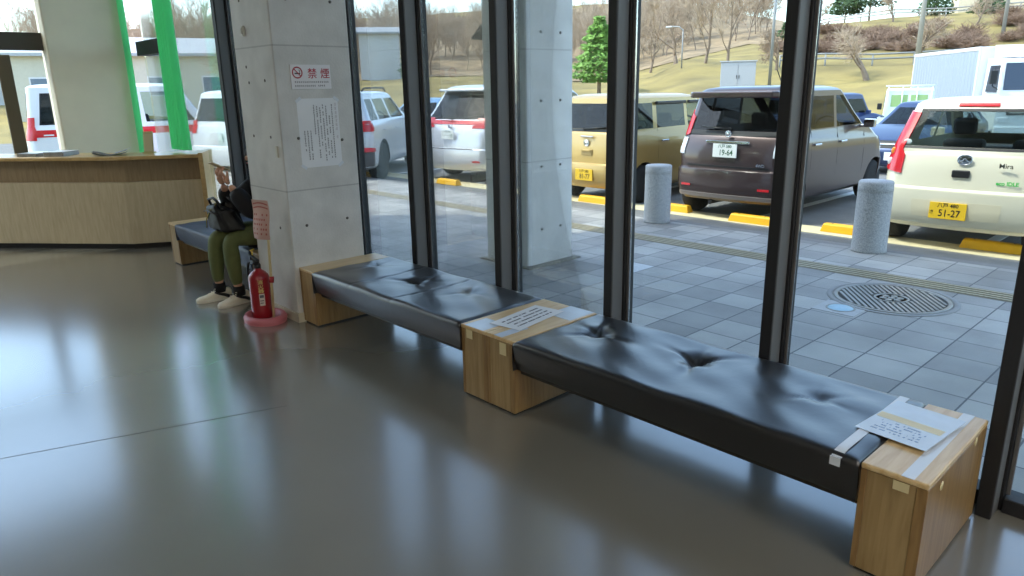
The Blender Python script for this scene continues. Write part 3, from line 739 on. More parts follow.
# ---------------------------------------------------------------- paving, kerb, car park
def tile_mat():
    m = bpy.data.materials.new('paving_tiles'); m.use_nodes = True; nt = m.node_tree; b = nt.nodes['Principled BSDF']
    tc = nt.nodes.new('ShaderNodeTexCoord'); mp = nt.nodes.new('ShaderNodeMapping'); mp.inputs['Location'].default_value = (-.025 / .325, -.265 / .333 + 0, 0)
    mp.inputs['Scale'].default_value = (1 / .325, 1 / .333, 1)
    nt.links.new(tc.outputs['Object'], mp.inputs['Vector'])
    br = nt.nodes.new('ShaderNodeTexBrick'); br.offset = 0; br.inputs['Scale'].default_value = 1; br.inputs['Brick Width'].default_value = 1; br.inputs['Row Height'].default_value = 1
    br.inputs['Mortar Size'].default_value = .016; br.inputs['Mortar Smooth'].default_value = .2; br.inputs['Bias'].default_value = 0
    br.inputs['Color1'].default_value = lin((150, 147, 143)); br.inputs['Color2'].default_value = lin((188, 184, 178)); br.inputs['Mortar'].default_value = lin((92, 92, 96))
    nt.links.new(mp.outputs[0], br.inputs['Vector'])
    n = nt.nodes.new('ShaderNodeTexNoise'); n.inputs['Scale'].default_value = 1.6; n.inputs['Detail'].default_value = 8; nt.links.new(tc.outputs['Object'], n.inputs['Vector'])
    rp = nt.nodes.new('ShaderNodeValToRGB'); rp.color_ramp.elements[0].color = (.72, .72, .72, 1); rp.color_ramp.elements[0].position = .3; rp.color_ramp.elements[1].color = (1.08, 1.08, 1.08, 1); rp.color_ramp.elements[1].position = .7
    nt.links.new(n.outputs['Fac'], rp.inputs['Fac'])
    mx = nt.nodes.new('ShaderNodeMix'); mx.data_type = 'RGBA'; mx.blend_type = 'MULTIPLY'; mx.inputs[0].default_value = 1
    nt.links.new(br.outputs['Color'], mx.inputs[6]); nt.links.new(rp.outputs[0], mx.inputs[7]); nt.links.new(mx.outputs[2], b.inputs['Base Color'])
    n3 = nt.nodes.new('ShaderNodeTexNoise'); n3.inputs['Scale'].default_value = 160; nt.links.new(tc.outputs['Object'], n3.inputs['Vector'])
    ad = nt.nodes.new('ShaderNodeMath'); ad.operation = 'MULTIPLY_ADD'; nt.links.new(br.outputs['Fac'], ad.inputs[0]); ad.inputs[1].default_value = -1.0; nt.links.new(n3.outputs['Fac'], ad.inputs[2])
    bp = nt.nodes.new('ShaderNodeBump'); bp.inputs['Strength'].default_value = .35; bp.inputs['Distance'].default_value = .006; nt.links.new(ad.outputs[0], bp.inputs['Height']); nt.links.new(bp.outputs[0], b.inputs['Normal'])
    b.inputs['Roughness'].default_value = .6
    return m
GZ = -.10            # level of the car park by the building
GZ2 = -.35           # level of the rows behind
pv = MB().bb(3.281, 7.62, -9, 22, -.3, -.004).build('floor_paving', tile_mat()); struct(pv, 'square grey paving tiles outside the windows')
asph = mat('asphalt', (120, 119, 116), rough=.85, var=.12, vscale=3, bump=.4, bscale=140)
ap_ = MB(); ax = [(7.75, GZ), (12.6, GZ), (16.8, GZ2), (120, GZ2), (120, -.8), (7.75, -.8)]
ap_.add([(x, -60, z) for x, z in ax] + [(x, 110, z) for x, z in ax], [(0, 1, 2, 3, 4, 5), (11, 10, 9, 8, 7, 6)] + [(i, 6 + i, 6 + (i + 1) % 6, (i + 1) % 6) for i in range(6)])
ap = ap_.build('ground_car_park', asph); struct(ap, 'grey asphalt of the car park')
ap2 = MB().bb(-20, 7.749, 22.01, 110, -.5, GZ).build('ground_car_park', asph); struct(ap2, 'asphalt at the side of the building')
kb = MB().bb(7.621, 7.749, -9, 22, -.3, -.004).build('trim_kerb', mat('kerb_grey', (128, 126, 124), rough=.8, var=.08)); struct(kb, 'grey kerb between the paving and the asphalt')
gut = MB().bb(8.52, 8.95, -9, 30, GZ - .05, GZ + .004).build('trim_gutter', mat('gutter_cream', (214, 200, 160), rough=.85, var=.10, vscale=5)); struct(gut, 'pale cream concrete strip under the wheel stops')
white = mat('road_paint', (226, 224, 218), rough=.7, var=.05, vscale=10)
for k in range(8):
    y = -1.6 + 2.66 * k + (.5 if k > 3 else 0)
    o = MB().bb(9.0, 13.6, y + .95, y + 1.07, GZ, GZ + .004).build('trim_parking_line', white); struct(o, 'white parking bay line')
# guiding strip: raised bars
brass_s = mat('guide_bar', (176, 166, 140), rough=.45, metal=.2)
gs = thing('tactile_strip', 'narrow tactile guiding strip of four raised bars crossing the paving', 'tactile strip', (6.59, 0, -.004))
m = MB()
for k in range(4): m.bb(-.10 + .065 * k - .014, -.10 + .065 * k + .014, -8, 15, 0, .006)
m.build('bars', brass_s, gs); 
MB().bb(-.145, .145, -8, 15, .0001, .0008).build('joint', mat('guide_joint', (120, 112, 96), rough=.7), gs)
# manhole and valve cover
iron = mat('manhole_iron', (160, 158, 152), rough=.4, metal=.5, var=.1, vscale=10); irond = mat('manhole_groove', (58, 56, 54), rough=.8)
mh = thing('manhole_cover', 'large round ribbed manhole cover set in the paving', 'manhole cover', (5.95, 1.93, -.004)); mh.scale = (.94, .94, 1)
MB().lathe([(.0, .0005), (.43, .0005), (.435, 0)], n=48).build('groove_plate', irond, mh)
MB().lathe([(.418, 0), (.418, .007), (.45, .007), (.452, 0)], n=48).build('rim', iron, mh)
MB().lathe([(.462, 0), (.462, .004), (.505, .004), (.507, 0)], n=48).build('frame', mat('manhole_frame', (150, 148, 146), rough=.7), mh)
m = MB(); a = radians(38)
for k in range(-10, 11):
    t = k * .0405; h = sqrt(max(0, .405 ** 2 - t * t))
    segs = [(-h, h)]
    if abs(t) < .15:
        q = sqrt(.15 ** 2 - t * t); segs = [(-h, -q), (q, h)]
    for s0, s1 in segs:
        if s1 - s0 > .02: m.box(((s0 + s1) / 2 * cos(a) - t * sin(a), (s0 + s1) / 2 * sin(a) + t * cos(a), .0035), (s1 - s0, .022, .006), rot=(0, 0, a))
m.build('ribs', iron, mh)
m = MB(); m.lathe([(.118, .001), (.118, .006), (.138, .006), (.138, .001)], n=32)
for k in range(6):
    b_ = k * pi / 3; m.lathe([(0, .006), (.026, .006), (.03, .001)], (.066 * cos(b_), .066 * sin(b_), 0), 10)
m.lathe([(0, .006), (.026, .006), (.03, .001)], n=12); m.build('emblem', iron, mh)
vc = thing('valve_cover', 'small round pale blue valve cover in a square slab beside the manhole', 'valve cover', (5.42, 2.11, -.004))
MB().bb(-.155, .155, -.16, .16, .0002, .003).build('slab', mat('slab_pale', (186, 184, 184), rough=.75, var=.06), vc)
MB().lathe([(0, .006), (.088, .006), (.092, .003)], n=32).build('lid', mat('lid_blue', (170, 200, 214), rough=.4, metal=.2), vc)
MB().lathe([(.094, .003), (.094, .0055), (.106, .0055), (.107, .003)], n=32).build('rim', iron, vc)
pt = struct(MB().bb(5.22, 5.54, 3.93, 4.25, -.0038, -.0025).build('floor_tile_pale', mat('slab_white', (206, 205, 206), rough=.7, var=.05)), 'one paler tile beside the outdoor pillar')
# bollards
gran = mat('granite', (176, 176, 178), rough=.7, var=.45, vscale=120, bump=.1, bscale=120)
def bollard(label, x, y):
    t = thing('bollard', label, 'bollard', (x, y, -.004), 0, None)
    MB().lathe([(0, 0), (.168, 0), (.166, .02), (.163, .60), (.163, .602)], n=40).build('shaft', gran, t)
    MB().lathe([(.163, .6021), (.157, .608), (.163, .614), (.163, .70), (.152, .716), (.0, .718)], n=40).build('cap', gran, t)
bollard('speckled granite bollard in front of the gold wagon and the brown car', 7.49, 5.30)
bollard('speckled granite bollard standing before the cream hatchback', 7.56, 2.73)
# wheel stops
yel = mat('stop_yellow', (240, 180, 24), rough=.55, var=.06, vscale=9)
def stop(label, x, y, rz=0, L=.62):
    t = thing('wheel_stop', label, 'wheel stop', (x, y, GZ + .004), rz, 'yellow wheel stops')
    m = MB(); n = len(m.v)
    pts = [(-.07, 0), (-.055, .085), (-.035, .1), (.035, .1), (.055, .085), (.07, 0)]
    vs = [(px, -L / 2 + (.03 if z > .05 else 0), z) for px, z in pts] + [(px, L / 2 - (.03 if z > .05 else 0), z) for px, z in pts]
    fs = [tuple(range(6)), tuple(reversed(range(6, 12)))] + [(i, 6 + i, 6 + (i + 1) % 6, (i + 1) % 6) for i in range(6)]
    m.add(vs, fs); m.build('block', yel, t, bevel=.008)
    for q in (-.3, .3): MB().lathe([(0, .1), (.012, .1), (.012, .102), (0, .102)], (0, L * q, 0), 10).build('bolt', steel, t)
for lb, x, y in [('yellow wheel stop behind the right rear wheel of the cream hatchback', 8.84, 1.93), ('yellow wheel stop between the cream hatchback\'s bollard and the brown car', 8.74, 3.42),
                 ('yellow wheel stop behind the right rear wheel of the brown car', 8.64, 4.62), ('yellow wheel stop behind the left rear wheel of the brown car, next to a bollard', 8.78, 5.95),
                 ('yellow wheel stop behind the gold wagon', 8.62, 7.28), ('yellow wheel stop behind the silver minivan', 8.52, 10.85), ('yellow wheel stop behind the silver off-roader', 8.2, 13.1)]:
    stop(lb, x, y)
# ---------------------------------------------------------------- cars
tyre_m = mat('tyre', (34, 34, 36), rough=.85); rim_m = mat('alloy_rim', (150, 152, 156), rough=.35, metal=.7); rim_d = mat('steel_rim', (60, 60, 64), rough=.5, metal=.5)
arch_m = mat('arch_liner', (20, 20, 22), rough=.9); trim_m = mat('black_trim', (28, 28, 30), rough=.5); chrome = mat('chrome', (214, 216, 220), rough=.12, metal=1)
cargl = glass('car_glass', (228, 240, 238), gloss=.55); cargl_d = glass('car_glass_dark', (112, 120, 128), gloss=1.0); cargl_m = glass('car_glass_mid', (150, 164, 172), gloss=.9)
seat_m = mat('car_seat', (62, 62, 66), rough=.9); inter = mat('car_inside', (74, 72, 70), rough=.9)
lamp_r = mat('lamp_red', (206, 30, 40), rough=.15, coat=.5); lamp_c = mat('lamp_clear', (222, 226, 230), rough=.1, coat=.6); lamp_o = mat('lamp_orange', (240, 140, 40), rough=.15, coat=.5)
plate_y = mat('plate_yellow', (242, 196, 40), rough=.5); plate_w = mat('plate_white_car', (232, 234, 232), rough=.5); pl_k = mat('plate_ink', (26, 28, 30), rough=.6); pl_g = mat('plate_green', (30, 90, 60), rough=.6)
def paint(n, c, metal=.3, rough=.32): return mat('paint_' + n, c, rough=rough, metal=metal, coat=.7)
NR = 9
def lerp(a, b, t): return a + (b - a) * t
def seq(a, b, n): return [a + (b - a) * i / n for i in range(n + 1)]
def car(label, s, loc, rz, pm, group='parked cars', scale=1.06, cat='car', name='car'):
    root = thing(name, label, cat, loc, rz, group); root.scale = (scale,) * 3
    L, hw, H = s['L'], s['hw'], s['H']
    zc, zbt, zb = s.get('zc', .2), s.get('zbt', .58), s['zb']
    xb, xr, cow, zcow, wst, zh = s['xb'], s['xr'], s['cow'], s.get('zcow', s['zb'] + .06), s['wst'], s['zh']
    zwb, zwt = s['zwb'], s['zwt']; zwf = s.get('zwf', zwb); ghw, rhw = s.get('ghw', hw - .035), s['rhw']
    rcr, rcf, rg = s.get('rcr', .16), s.get('rcf', .28), s.get('rg', .10)
    bul = s.get('bul', .05); wins = s['wins']
    xm = s.get('xm', xb * .7)
    cols = []
    for (a0, t0, a1, t1) in wins: cols += [(a0, a0, t0), (a1, a1, t1)]
    last = cols[-1]
    for k in range(1, 4):
        f = k / 4; cols.append((lerp(last[0], L - rcf - .1, f), lerp(last[1], cow - rg, f), lerp(last[2], wst - rg, f)))
    NCOL = len(cols)
    # rings: z at rear, z at front, x rear, x front, half width, column blend, rear radius, front radius
    rings = [(zc, zc, .10, L - .16, hw - .09, 0, rcr, rcf), (zc + .05, zc + .05, .03, L - .05, hw - .03, 0, rcr, rcf),
             (.40, .42, .0, L, hw - .008, 0, rcr, rcf), (zbt - .05, zbt - .02, .0, L - .01, hw, 0, rcr, rcf), (zbt, zbt + .02, .012, L - .03, hw, 0, rcr, rcf),
             (zbt + .02, zbt + .05, .045, L - .05, hw, 0, rcr, rcf), (lerp(zbt, zb, .55), lerp(zbt, zh, .6), xm, L - .08, hw, 0, rcr, rcf),
             (zb - .02, zh - .03, xb - .01, L - .16, hw - .006, 0, rcr, rcf), (zb, zh, xb, L - .24, hw - .018, 0, rcr, rcf),
             (zb + .008, lerp(zh, zcow, .75), xb + .006, lerp(L - .24, cow, .5), hw - .026, .5, lerp(rcr, rg, .5), .2),
             (zb + .018, zcow, xb + .012, cow, ghw, 1, rg, rg)]
    gb = len(rings) - 1
    def gh(z, zf, f, dx=0): return (z, zf, lerp(xb + .012, xr, f) + dx, lerp(cow, wst, f), lerp(ghw, rhw, f), 1 + f, rg, rg)
    f0 = max(.02, (zwb - zb - .018) / (H - .07 - zb)); f1 = (zwt - zb) / (H - .07 - zb)
    wb = len(rings)
    rings += [gh(zwb, max(zwf, zcow + .02), f0), gh(lerp(zwb, zwt, .5), lerp(zwf, zwt, .5), lerp(f0, f1, .52)), gh(zwt, zwt - .0, f1)]
    wt = len(rings) - 1
    rings += [gh(H - .07, H - .075, 1)]
    z, zf, x0, x1, w, t, _, _ = rings[-1]
    rings += [(H - .035, H - .045, x0 + .05, x1 - .05, w - .05, t, rg, rg), (H - .012, H - .02, x0 + .16, x1 - .16, w - .17, t, rg * .8, rg * .8), (H, H - .008, x0 + .34, x1 - .34, w - .36, t, .05, .05)]
    NCA = 4
    def ring(rd):
        z0, z1, x0, x1, w, t, r0, r1 = rd
        pts = []
        b0 = bul * (1 if t < 1 else .8)
        def rearx(y): return x0 + b0 * (abs(y) / w) ** 2.2
        def frontx(y): return x1 - (s.get('fb', .16) if t < 1 else .10) * (abs(y) / w) ** 2.2
        for k in range(NR):
            y = (w - r0) * (1 - 2 * k / (NR - 1)); pts.append((rearx(y), y))
        xa = rearx(w - r0)
        for k in range(1, NCA):
            a = pi / 2 * k / NCA; pts.append((xa + r0 * (1 - cos(a)), -(w - r0) - r0 * sin(a)))
        xs0 = xa + r0; xe = frontx(w - r1) - r1
        side = [xs0]
        for (a, g, tp) in cols:
            x = lerp(a, g, min(1, t)) if t <= 1 else lerp(g, tp, t - 1)
            side.append(min(max(x, xs0 + .004), xe - .004))
        for i in range(1, len(side)): side[i] = max(side[i], side[i - 1] + .0015)
        side.append(xe)
        for x in side: pts.append((x, -w))
        for k in range(1, NCA):
            a = pi / 2 * k / NCA; pts.append((xe + r1 * sin(a), -(w - r1) - r1 * cos(a)))
        for k in range(NR):
            y = (w - r1) * (-1 + 2 * k / (NR - 1)); pts.append((frontx(y), y))
        for k in range(1, NCA):
            a = pi / 2 * k / NCA; pts.append((xe + r1 * cos(a), (w - r1) + r1 * sin(a)))
        for x in reversed(side): pts.append((x, w))
        for k in range(1, NCA):
            a = pi / 2 * k / NCA; pts.append((xa + r0 * (1 - sin(a)), (w - r0) + r0 * cos(a)))
        return [Vector((x, y, lerp(z0, z1, max(0, min(1, (x - x0) / (x1 - x0)))))) for x, y in pts]
    RG = [ring(r_) for r_ in rings]; n = len(RG[0])
    jS = NR + NCA - 1                    # side start (right side)
    nside = NCOL + 2
    jE = jS + nside - 1; jF = jE + NCA   # front edge start
    jL0 = jF + NR - 1 + NCA              # left side starts (front end)
    mats = [pm, arch_m, 'rear', 'wind'] + ['w%d' % k for k in range(len(wins))] + ['v%d' % k for k in range(len(wins))]
    vs = [tuple(p) for r_ in RG for p in r_]; fs = []; mi = []
    for i in range(len(RG) - 1):
        for j in range(n):
            j2 = (j + 1) % n
            fs.append((i * n + j, i * n + j2, (i + 1) * n + j2, (i + 1) * n + j)); m_ = 0
            if wb <= i < wt:
                if j < NR - 1 and s.get('rw0', 0) <= j < NR - 1 - s.get('rw0', 0): m_ = 2
                elif jF <= j < jF + NR - 1: m_ = 3
                for k in range(len(wins)):
                    if j == jS + 1 + 2 * k: m_ = 4 + k
                    if j == jL0 + nside - 1 - (1 + 2 * k) - 1: m_ = 4 + len(wins) + k
            mi.append(m_)
    fs.append(tuple(reversed(range(n)))); mi.append(0)
    top = (len(RG) - 1) * n; fs.append(tuple(top + k for k in range(n))); mi.append(0)
    me = bpy.data.meshes.new('body'); me.from_pydata(vs, [], fs)
    NM = len(mats)
    for k in range(NM): me.materials.append(pm if k == 0 else (arch_m if k == 1 else (trim_m if k % 2 else cargl)))
    for p, m_ in zip(me.polygons, mi): p.material_index = m_
    bm = bmesh.new(); bm.from_mesh(me); bmesh.ops.recalc_face_normals(bm, faces=bm.faces); bm.to_mesh(me); bm.free()
    body = bpy.data.objects.new('body', me); COL.objects.link(body)
    rw, ww = s.get('rwh', .275), s.get('tw', .165); xw = (s.get('xw0', .42), s.get('xw0', .42) + s['wb'])
    cut = MB()
    for x in xw:
        for sy in (-1, 1): cut.lathe([(0, sy * (hw - .27)), (rw * 1.14, sy * (hw - .27)), (rw * 1.16, sy * (hw + .2)), (0, sy * (hw + .2))], (x, 0, rw), 28, 'Y', 1, False)
    co = cut.build('cut', [pm] + [arch_m] * (NM - 1))
    bo = body.modifiers.new('b', 'BOOLEAN'); bo.operation = 'DIFFERENCE'; bo.object = co; bo.solver = 'EXACT'
    bake(body); bpy.data.objects.remove(co)
    # split the shell into its parts
    bm = bmesh.new(); bm.from_mesh(body.data); used = {}
    for f in bm.faces: used.setdefault(f.material_index, []).append(f.index)
    bm.free()
    src = body.data
    def sub(idx, nm, m, ang=35):
        me = bpy.data.meshes.new(nm); remap = {}; v2 = []; f2 = []
        for p in src.polygons:
            if p.material_index in idx:
                q = []
                for v in p.vertices:
                    if v not in remap: remap[v] = len(v2); v2.append(src.vertices[v].co[:])
                    q.append(remap[v])
                f2.append((q, p.material_index))
        if not f2: return None
        me.from_pydata(v2, [], [q for q, _ in f2])
        ms = m if isinstance(m, list) else [m]
        for x in ms: me.materials.append(x)
        for p, (q, k) in zip(me.polygons, f2):
            p.use_smooth = True; p.material_index = min(k, len(ms) - 1)
        me.set_sharp_from_angle(angle=radians(ang))
        o = bpy.data.objects.new(nm, me); COL.objects.link(o); o.parent = root; return o
    gls = s.get('glass', [cargl, cargl_m, cargl])
    sub({0, 1}, 'body', [pm, arch_m]); sub({2}, 'rear_window', gls[0]); sub({3}, 'windscreen', gls[2])
    for k in range(len(wins)): sub({4 + k}, 'side_window', gls[1] if k < s.get('ndark', 1) else gls[2]); sub({4 + len(wins) + k}, 'side_window', gls[1] if k < s.get('ndark', 1) else gls[2])
    bpy.data.objects.remove(body)
    # points of the shell at a height, for fitting lamps and trim
    def at(j, z):
        j0 = math.floor(j); fj = j - j0
        a = lerp_col(j0 % n, z); b_ = lerp_col((j0 + 1) % n, z)
        return a.lerp(b_, fj)
    def lerp_col(j, z):
        for i in range(len(RG) - 1):
            p, q = RG[i][j], RG[i + 1][j]
            if p.z <= z <= q.z and q.z > p.z: return p.lerp(q, (z - p.z) / (q.z - p.z))
        return RG[0][j] if z < RG[0][j].z else RG[-1][j]
    def patch(nm, m, j0, j1, z0, z1, off=.006, nz=5, parent=root, shape=None, nj=None):
        nj = nj or max(2, int((j1 - j0) * 3)); mb = MB()
        def base(u, v):
            za, zb_ = (z0, z1) if shape is None else shape(u)
            return at(lerp(j0, j1, u), lerp(za, zb_, v))
        def nrm(u, v):
            e = .02
            du = base(min(1, u + e), v) - base(max(0, u - e), v); dv = base(u, min(1, v + e)) - base(u, max(0, v - e))
            c = du.cross(dv)
            if c.length < 1e-9: return Vector((0, 0, 0))
            c.normalize(); p = base(u, v)
            if c.dot(p - Vector((L / 2, 0, .7))) < 0: c = -c
            return c
        mb.grid(nj, nz, lambda u, v: tuple(base(u, v) + nrm(u, v) * off))
        mb.grid(nj, nz, lambda u, v: tuple(base(u, v) - nrm(u, v) * .01))
        o = len(mb.v) // 2; N = (nj + 1) * (nz + 1)
        bor = [(i, i + 1) for i in range(nj)] + [(nj + (nj + 1) * k, nj + (nj + 1) * (k + 1)) for k in range(nz)] + [(N - 1 - i, N - 2 - i) for i in range(nj)] + [((nj + 1) * (nz - k), (nj + 1) * (nz - k - 1)) for k in range(nz)]
        for a, b_ in bor: mb.f.append((a, b_, b_ + N, a + N)); mb.m.append(0); mb.sm.append(False)
        ob = mb.build(nm, m, parent, angle=40)
        return ob
    M8 = NR - 1
    def both(nm, m, j0, j1, z0, z1, off=.006, shape=None, **k):
        a = patch(nm, m, j0, j1, z0, z1, off, shape=shape, **k)
        b_ = patch(nm, m, M8 - j1, M8 - j0, z0, z1, off, shape=(lambda u: shape(1 - u)) if shape else None, **k); return a, b_
    # bumper and trim lines
    patch('rear_bumper', s.get('bump_m', pm), -NCA - .2, M8 + NCA + .2, zc + .02, zbt - .012, .012)
    patch('front_bumper', s.get('bump_m', pm), jE - .0, jF + M8 + NCA, zc + .02, zbt - .03, .008)
    seam_m = mat('door_gap', (26, 26, 28), rough=.9)
    for k in range(len(wins)):
        if k in s.get('seams', ()):
            for jj in (jS + 1 + 2 * k - .02, ):
                patch('door_gap', seam_m, jj - .006, jj + .006, zc + .12, zwb, .0012, nj=2); 
    jc = jS + 1 + 2 * (len(wins) - 1) + 1
    patch('door_gap', seam_m, jc - .004, jc + .006, zc + .12, zb - .02, .0012, nj=2)
    # hatch gap
    # wheels
    for x in xw:
        for sy in (-1, 1):
            w_ = MB(); w_.lathe([(rw * .62, -ww / 2), (rw * .93, -ww / 2), (rw, -ww / 2 + .03), (rw, ww / 2 - .03), (rw * .93, ww / 2), (rw * .62, ww / 2)], n=30, axis='Y')
            wo = w_.build('wheel', tyre_m, root, loc=(x, sy * (hw - ww / 2 - .015), rw))
            q = MB(); yo = sy * ww / 2
            q.lathe([(rw * .64, yo * .9), (rw * .60, yo * .95), (rw * .56, yo * .5), (0, yo * .45)] if sy < 0 else [(rw * .64, yo * .9), (rw * .60, yo * .95), (rw * .56, yo * .5), (0, yo * .45)], n=30, axis='Y', mi=1)
            for k in range(s.get('spokes', 5)):
                a = 2 * pi * k / s.get('spokes', 5)
                q.box((rw * .32 * sin(a), yo * .82, rw * .32 * cos(a)), (rw * .16, .018, rw * .62), rot=(0, a, 0))
            q.lathe([(0, yo * .95), (rw * .14, yo * .93), (rw * .15, yo * .7)], n=16, axis='Y')
            q.build('rim', [s.get('rimm', rim_m), rim_d], wo)
    # seats and dashboard seen through the glass
    for sy in (-1, 1):
        for xs in s.get('seats', (cow - .95, xb + .75)):
            se = MB(); zf = zc + .12
            fr_ = xs == s.get('seats', (cow - .95, xb + .75))[0]
            se.box((xs + .22, sy * .34, zf + .17), (.48, .46, .16)); se.box((xs - .06, sy * .34, zf + .44), (.13, .42, .52 if fr_ else .40), rot=(0, radians(-12), 0))
            if fr_: se.box((xs - .15, sy * .34, zf + .84), (.09, .24, .19), rot=(0, radians(-10), 0))
            se.build('seat', seat_m, root, bevel=.045, seg=3)
    d = MB(); d.box((cow - .25, 0, zb - .14), (.42, 2 * hw - .24, .18)); d.box((L * .45, 0, zc + .08), (cow - .5, 2 * hw - .3, .06)); d.build('dashboard', inter, root, bevel=.03)
    stw = MB(); stw.tube([(cow - .52, -.34 + .17 * cos(a), zb + .02 + .16 * sin(a)) for a in seq(0, 2 * pi, 20)], .014, 6); stw.build('steering_wheel', trim_m, root)
    # mirrors, handles
    for sy in (-1, 1):
        mm = MB(); mx = s.get('mirx', cow - .32); mm.box((mx, sy * (hw + .10), zb + .09), (.08, .15, .115)); mm.box((mx + .02, sy * (hw + .0), zb + .05), (.05, .08, .04)); mm.build('door_mirror', s.get('mirm', pm), root, bevel=.025, seg=3)
        for k, (a0, t0, a1, t1) in enumerate(wins):
            if k in s.get('handles', (0, 1)):
                hm = MB(); hm.box((a0 + .14, sy * (hw + .012), zb - .12), (.18, .025, .028)); hm.build('door_handle', s.get('hanm', pm), root, bevel=.008)
    return root, dict(at=at, patch=patch, both=both, jS=jS, jE=jE, jF=jF, L=L, n=n)
RV, UV = (0, -1, 0), (0, 0, 1)
def rear_plate(root, x, z, yellow, top, num, y=0, tilt=0, front=False, small=''):
    p = bpy.data.objects.new('number_plate', None); COL.objects.link(p); p.parent = root; p.location = (x, y, z)
    d = 1 if front else -1; rv = (0, d, 0)
    MB().bb(-.006, .006, -.165, .165, -.0825, .0825).build('plate', plate_y if yellow else plate_w, p, bevel=.003)
    ink_ = pl_k if yellow else pl_g
    if top: text_mesh(top, .05, rv, UV, (d * .0065, 0, .052), ink_, 'lettering', p, bold=.0008)
    if num: text_mesh(num, .098, rv, UV, (d * .0065, d * .018, -.025), ink_, 'lettering', p, bold=.0012, sx=.86)
    if small: text_mesh(small, .045, rv, UV, (d * .0065, d * -.14, -.02), ink_, 'lettering', p)
    return p
def emblem(root, x, y, z, r=(.05, .038), m=chrome):
    e = MB(); pts = [(x, y + r[0] * cos(a), z + r[1] * sin(a)) for a in seq(0, 2 * pi, 24)]
    e.tube(pts, .007, 6, caps=False); e.ell((x + .004, y, z), (.006, r[0], r[1]), 16, 8)
    e.tube([(x - .004, y - r[0] * .6, z - r[1] * .5), (x - .008, y, z + r[1] * .3), (x - .004, y + r[0] * .6, z - r[1] * .5)], .006, 5)
    e.build('emblem', m, root)
def wiper(root, p0, p1, cap=True):
    w = MB(); w.tube([p0, p1], .012, 6); w.tube([Vector(p0) + Vector((.02, 0, 0)), p0], .025, 8); w.build('rear_wiper', trim_m, root)

# --- cream hatchback (front row, right)
KEI = dict(L=3.395, hw=.7375, wb=2.455, xw0=.46)
s = dict(KEI, H=1.50, zb=.95, xb=.12, xr=.38, cow=2.55, wst=1.85, zh=.84, zwb=1.02, zwt=1.36, rhw=.60, zbt=.60, xm=.07, rcr=.17, rimm=rim_d,
         wins=[(.98, 1.02, 1.52, 1.50), (1.60, 1.57, 2.36, 1.88)], seams=(0, 1), glass=[cargl, cargl, cargl], ndark=0, seats=(1.55, .82), bul=.06)
cream_p = paint('cream', (226, 219, 196), .05, .3)
car1, k1 = car('cream hatchback seen from behind, yellow number plate 51-27', s, (8.52, 2.27, GZ), radians(1.5), cream_p)
k1['both']('tail_light', lamp_r, 7.9, 12.4, .74, 1.34, .014, shape=lambda u: (.74 + .05 * u, 1.34 + .02 * u), nj=14, nz=10)
for sy in (1, -1):
    for z, mm, r0 in ((.955, lamp_o, .042), (.85, lamp_c, .042)):
        p = k1['at'](10.2 if sy < 0 else -2.2, z)
        MB().ell((p.x - .012, p.y, z), (.016, r0 * .8, r0), 14, 8).build('lamp_lens', mm, car1)
k1['patch']('high_brake_light', lamp_r, 2.6, 5.4, 1.405, 1.432, .012)
k1['patch']('window_seal', trim_m, 0, 8, .995, 1.018, .004); k1['patch']('window_seal', trim_m, 0, 8, 1.362, 1.385, .004)
MB().box((.055, 0, .77), (.03, .16, .075)).build('tailgate_handle', trim_m, car1, bevel=.02, seg=3)
emblem(car1, .075, -.015, .905, (.062, .05))
k1['patch']('plate_recess', mat('paint_recess', (222, 212, 184), rough=.4), 1.2, 6.8, .33, .50, .014)
rear_plate(car1, -.022, .405, True, '八戸 480', '51-27', .05, small='き')
text_mesh('Mira', .065, RV, UV, (.055, -.37, .865), chrome, 'lettering', car1, extrude=.003, bold=.001)
text_mesh('eco IDLE', .05, RV, UV, (.058, -.40, .70), mat('sticker_green', (70, 190, 90), rough=.5), 'lettering', car1, bold=.002)
stw_ = mat('sticker_white', (230, 236, 232), rough=.5); stg = mat('sticker_lime', (150, 220, 100), rough=.5)
for y, z, mm in ((.56, 1.055, stw_), (-.555, 1.05, stw_), (-.55, 1.10, stg)):
    j = 4 - y / .58 * 4; p = k1['at'](j, z); MB().ell((p.x - .006, y, z), (.003, .042, .03 if mm is stw_ else .022), 14, 6).build('round_sticker', mm, car1)

# --- dark brown tall wagon
s = dict(KEI, H=1.64, zb=1.03, xb=.12, xr=.34, cow=2.62, wst=1.86, zh=.92, zwb=1.10, zwt=1.50, rhw=.65, zbt=.62, xm=.03, rcr=.14, rwh=.285, zc=.22,
         wins=[(.40, .55, .74, .80), (.82, .86, 1.50, 1.48), (1.58, 1.55, 2.44, 1.90)], seams=(1, 2), handles=(1, 2), ndark=2, glass=[cargl_d, cargl_d, cargl], seats=(1.62, .80), bul=.06, hanm=chrome, mirm=chrome)
brown_p = paint('brown', (72, 58, 58), .45, .3)
car2, k2 = car('dark brown tall wagon seen from behind, white number plate 19-64', s, (8.60, 5.06, GZ), radians(0), brown_p)
k2['both']('tail_light', lamp_r, 8.0, 12.2, 1.03, 1.36, .014, shape=lambda u: (1.0 + .05 * (1 - u), 1.36 - .1 * (1 - u)), nz=8)
k2['both']('lamp_lens', lamp_c, 8.3, 12.0, .80, 1.0, .013, nz=6)
k2['patch']('window_surround', trim_m, 0, 8, 1.04, 1.098, .004)
MB().prism([(.06, -.54), (.12, -.60), (.42, -.63), (.42, .63), (.12, .60), (.06, .54)], 1.50, 1.575).build('spoiler', brown_p, car2, bevel=.02, seg=3)
MB().bb(.05, .08, -.30, .30, .945, .985).build('chrome_garnish', chrome, car2, bevel=.01)
rear_plate(car2, .012, .865, False, '八戸 580', '19-64', .0)
emblem(car2, .075, 0, 1.065, (.036, .036))
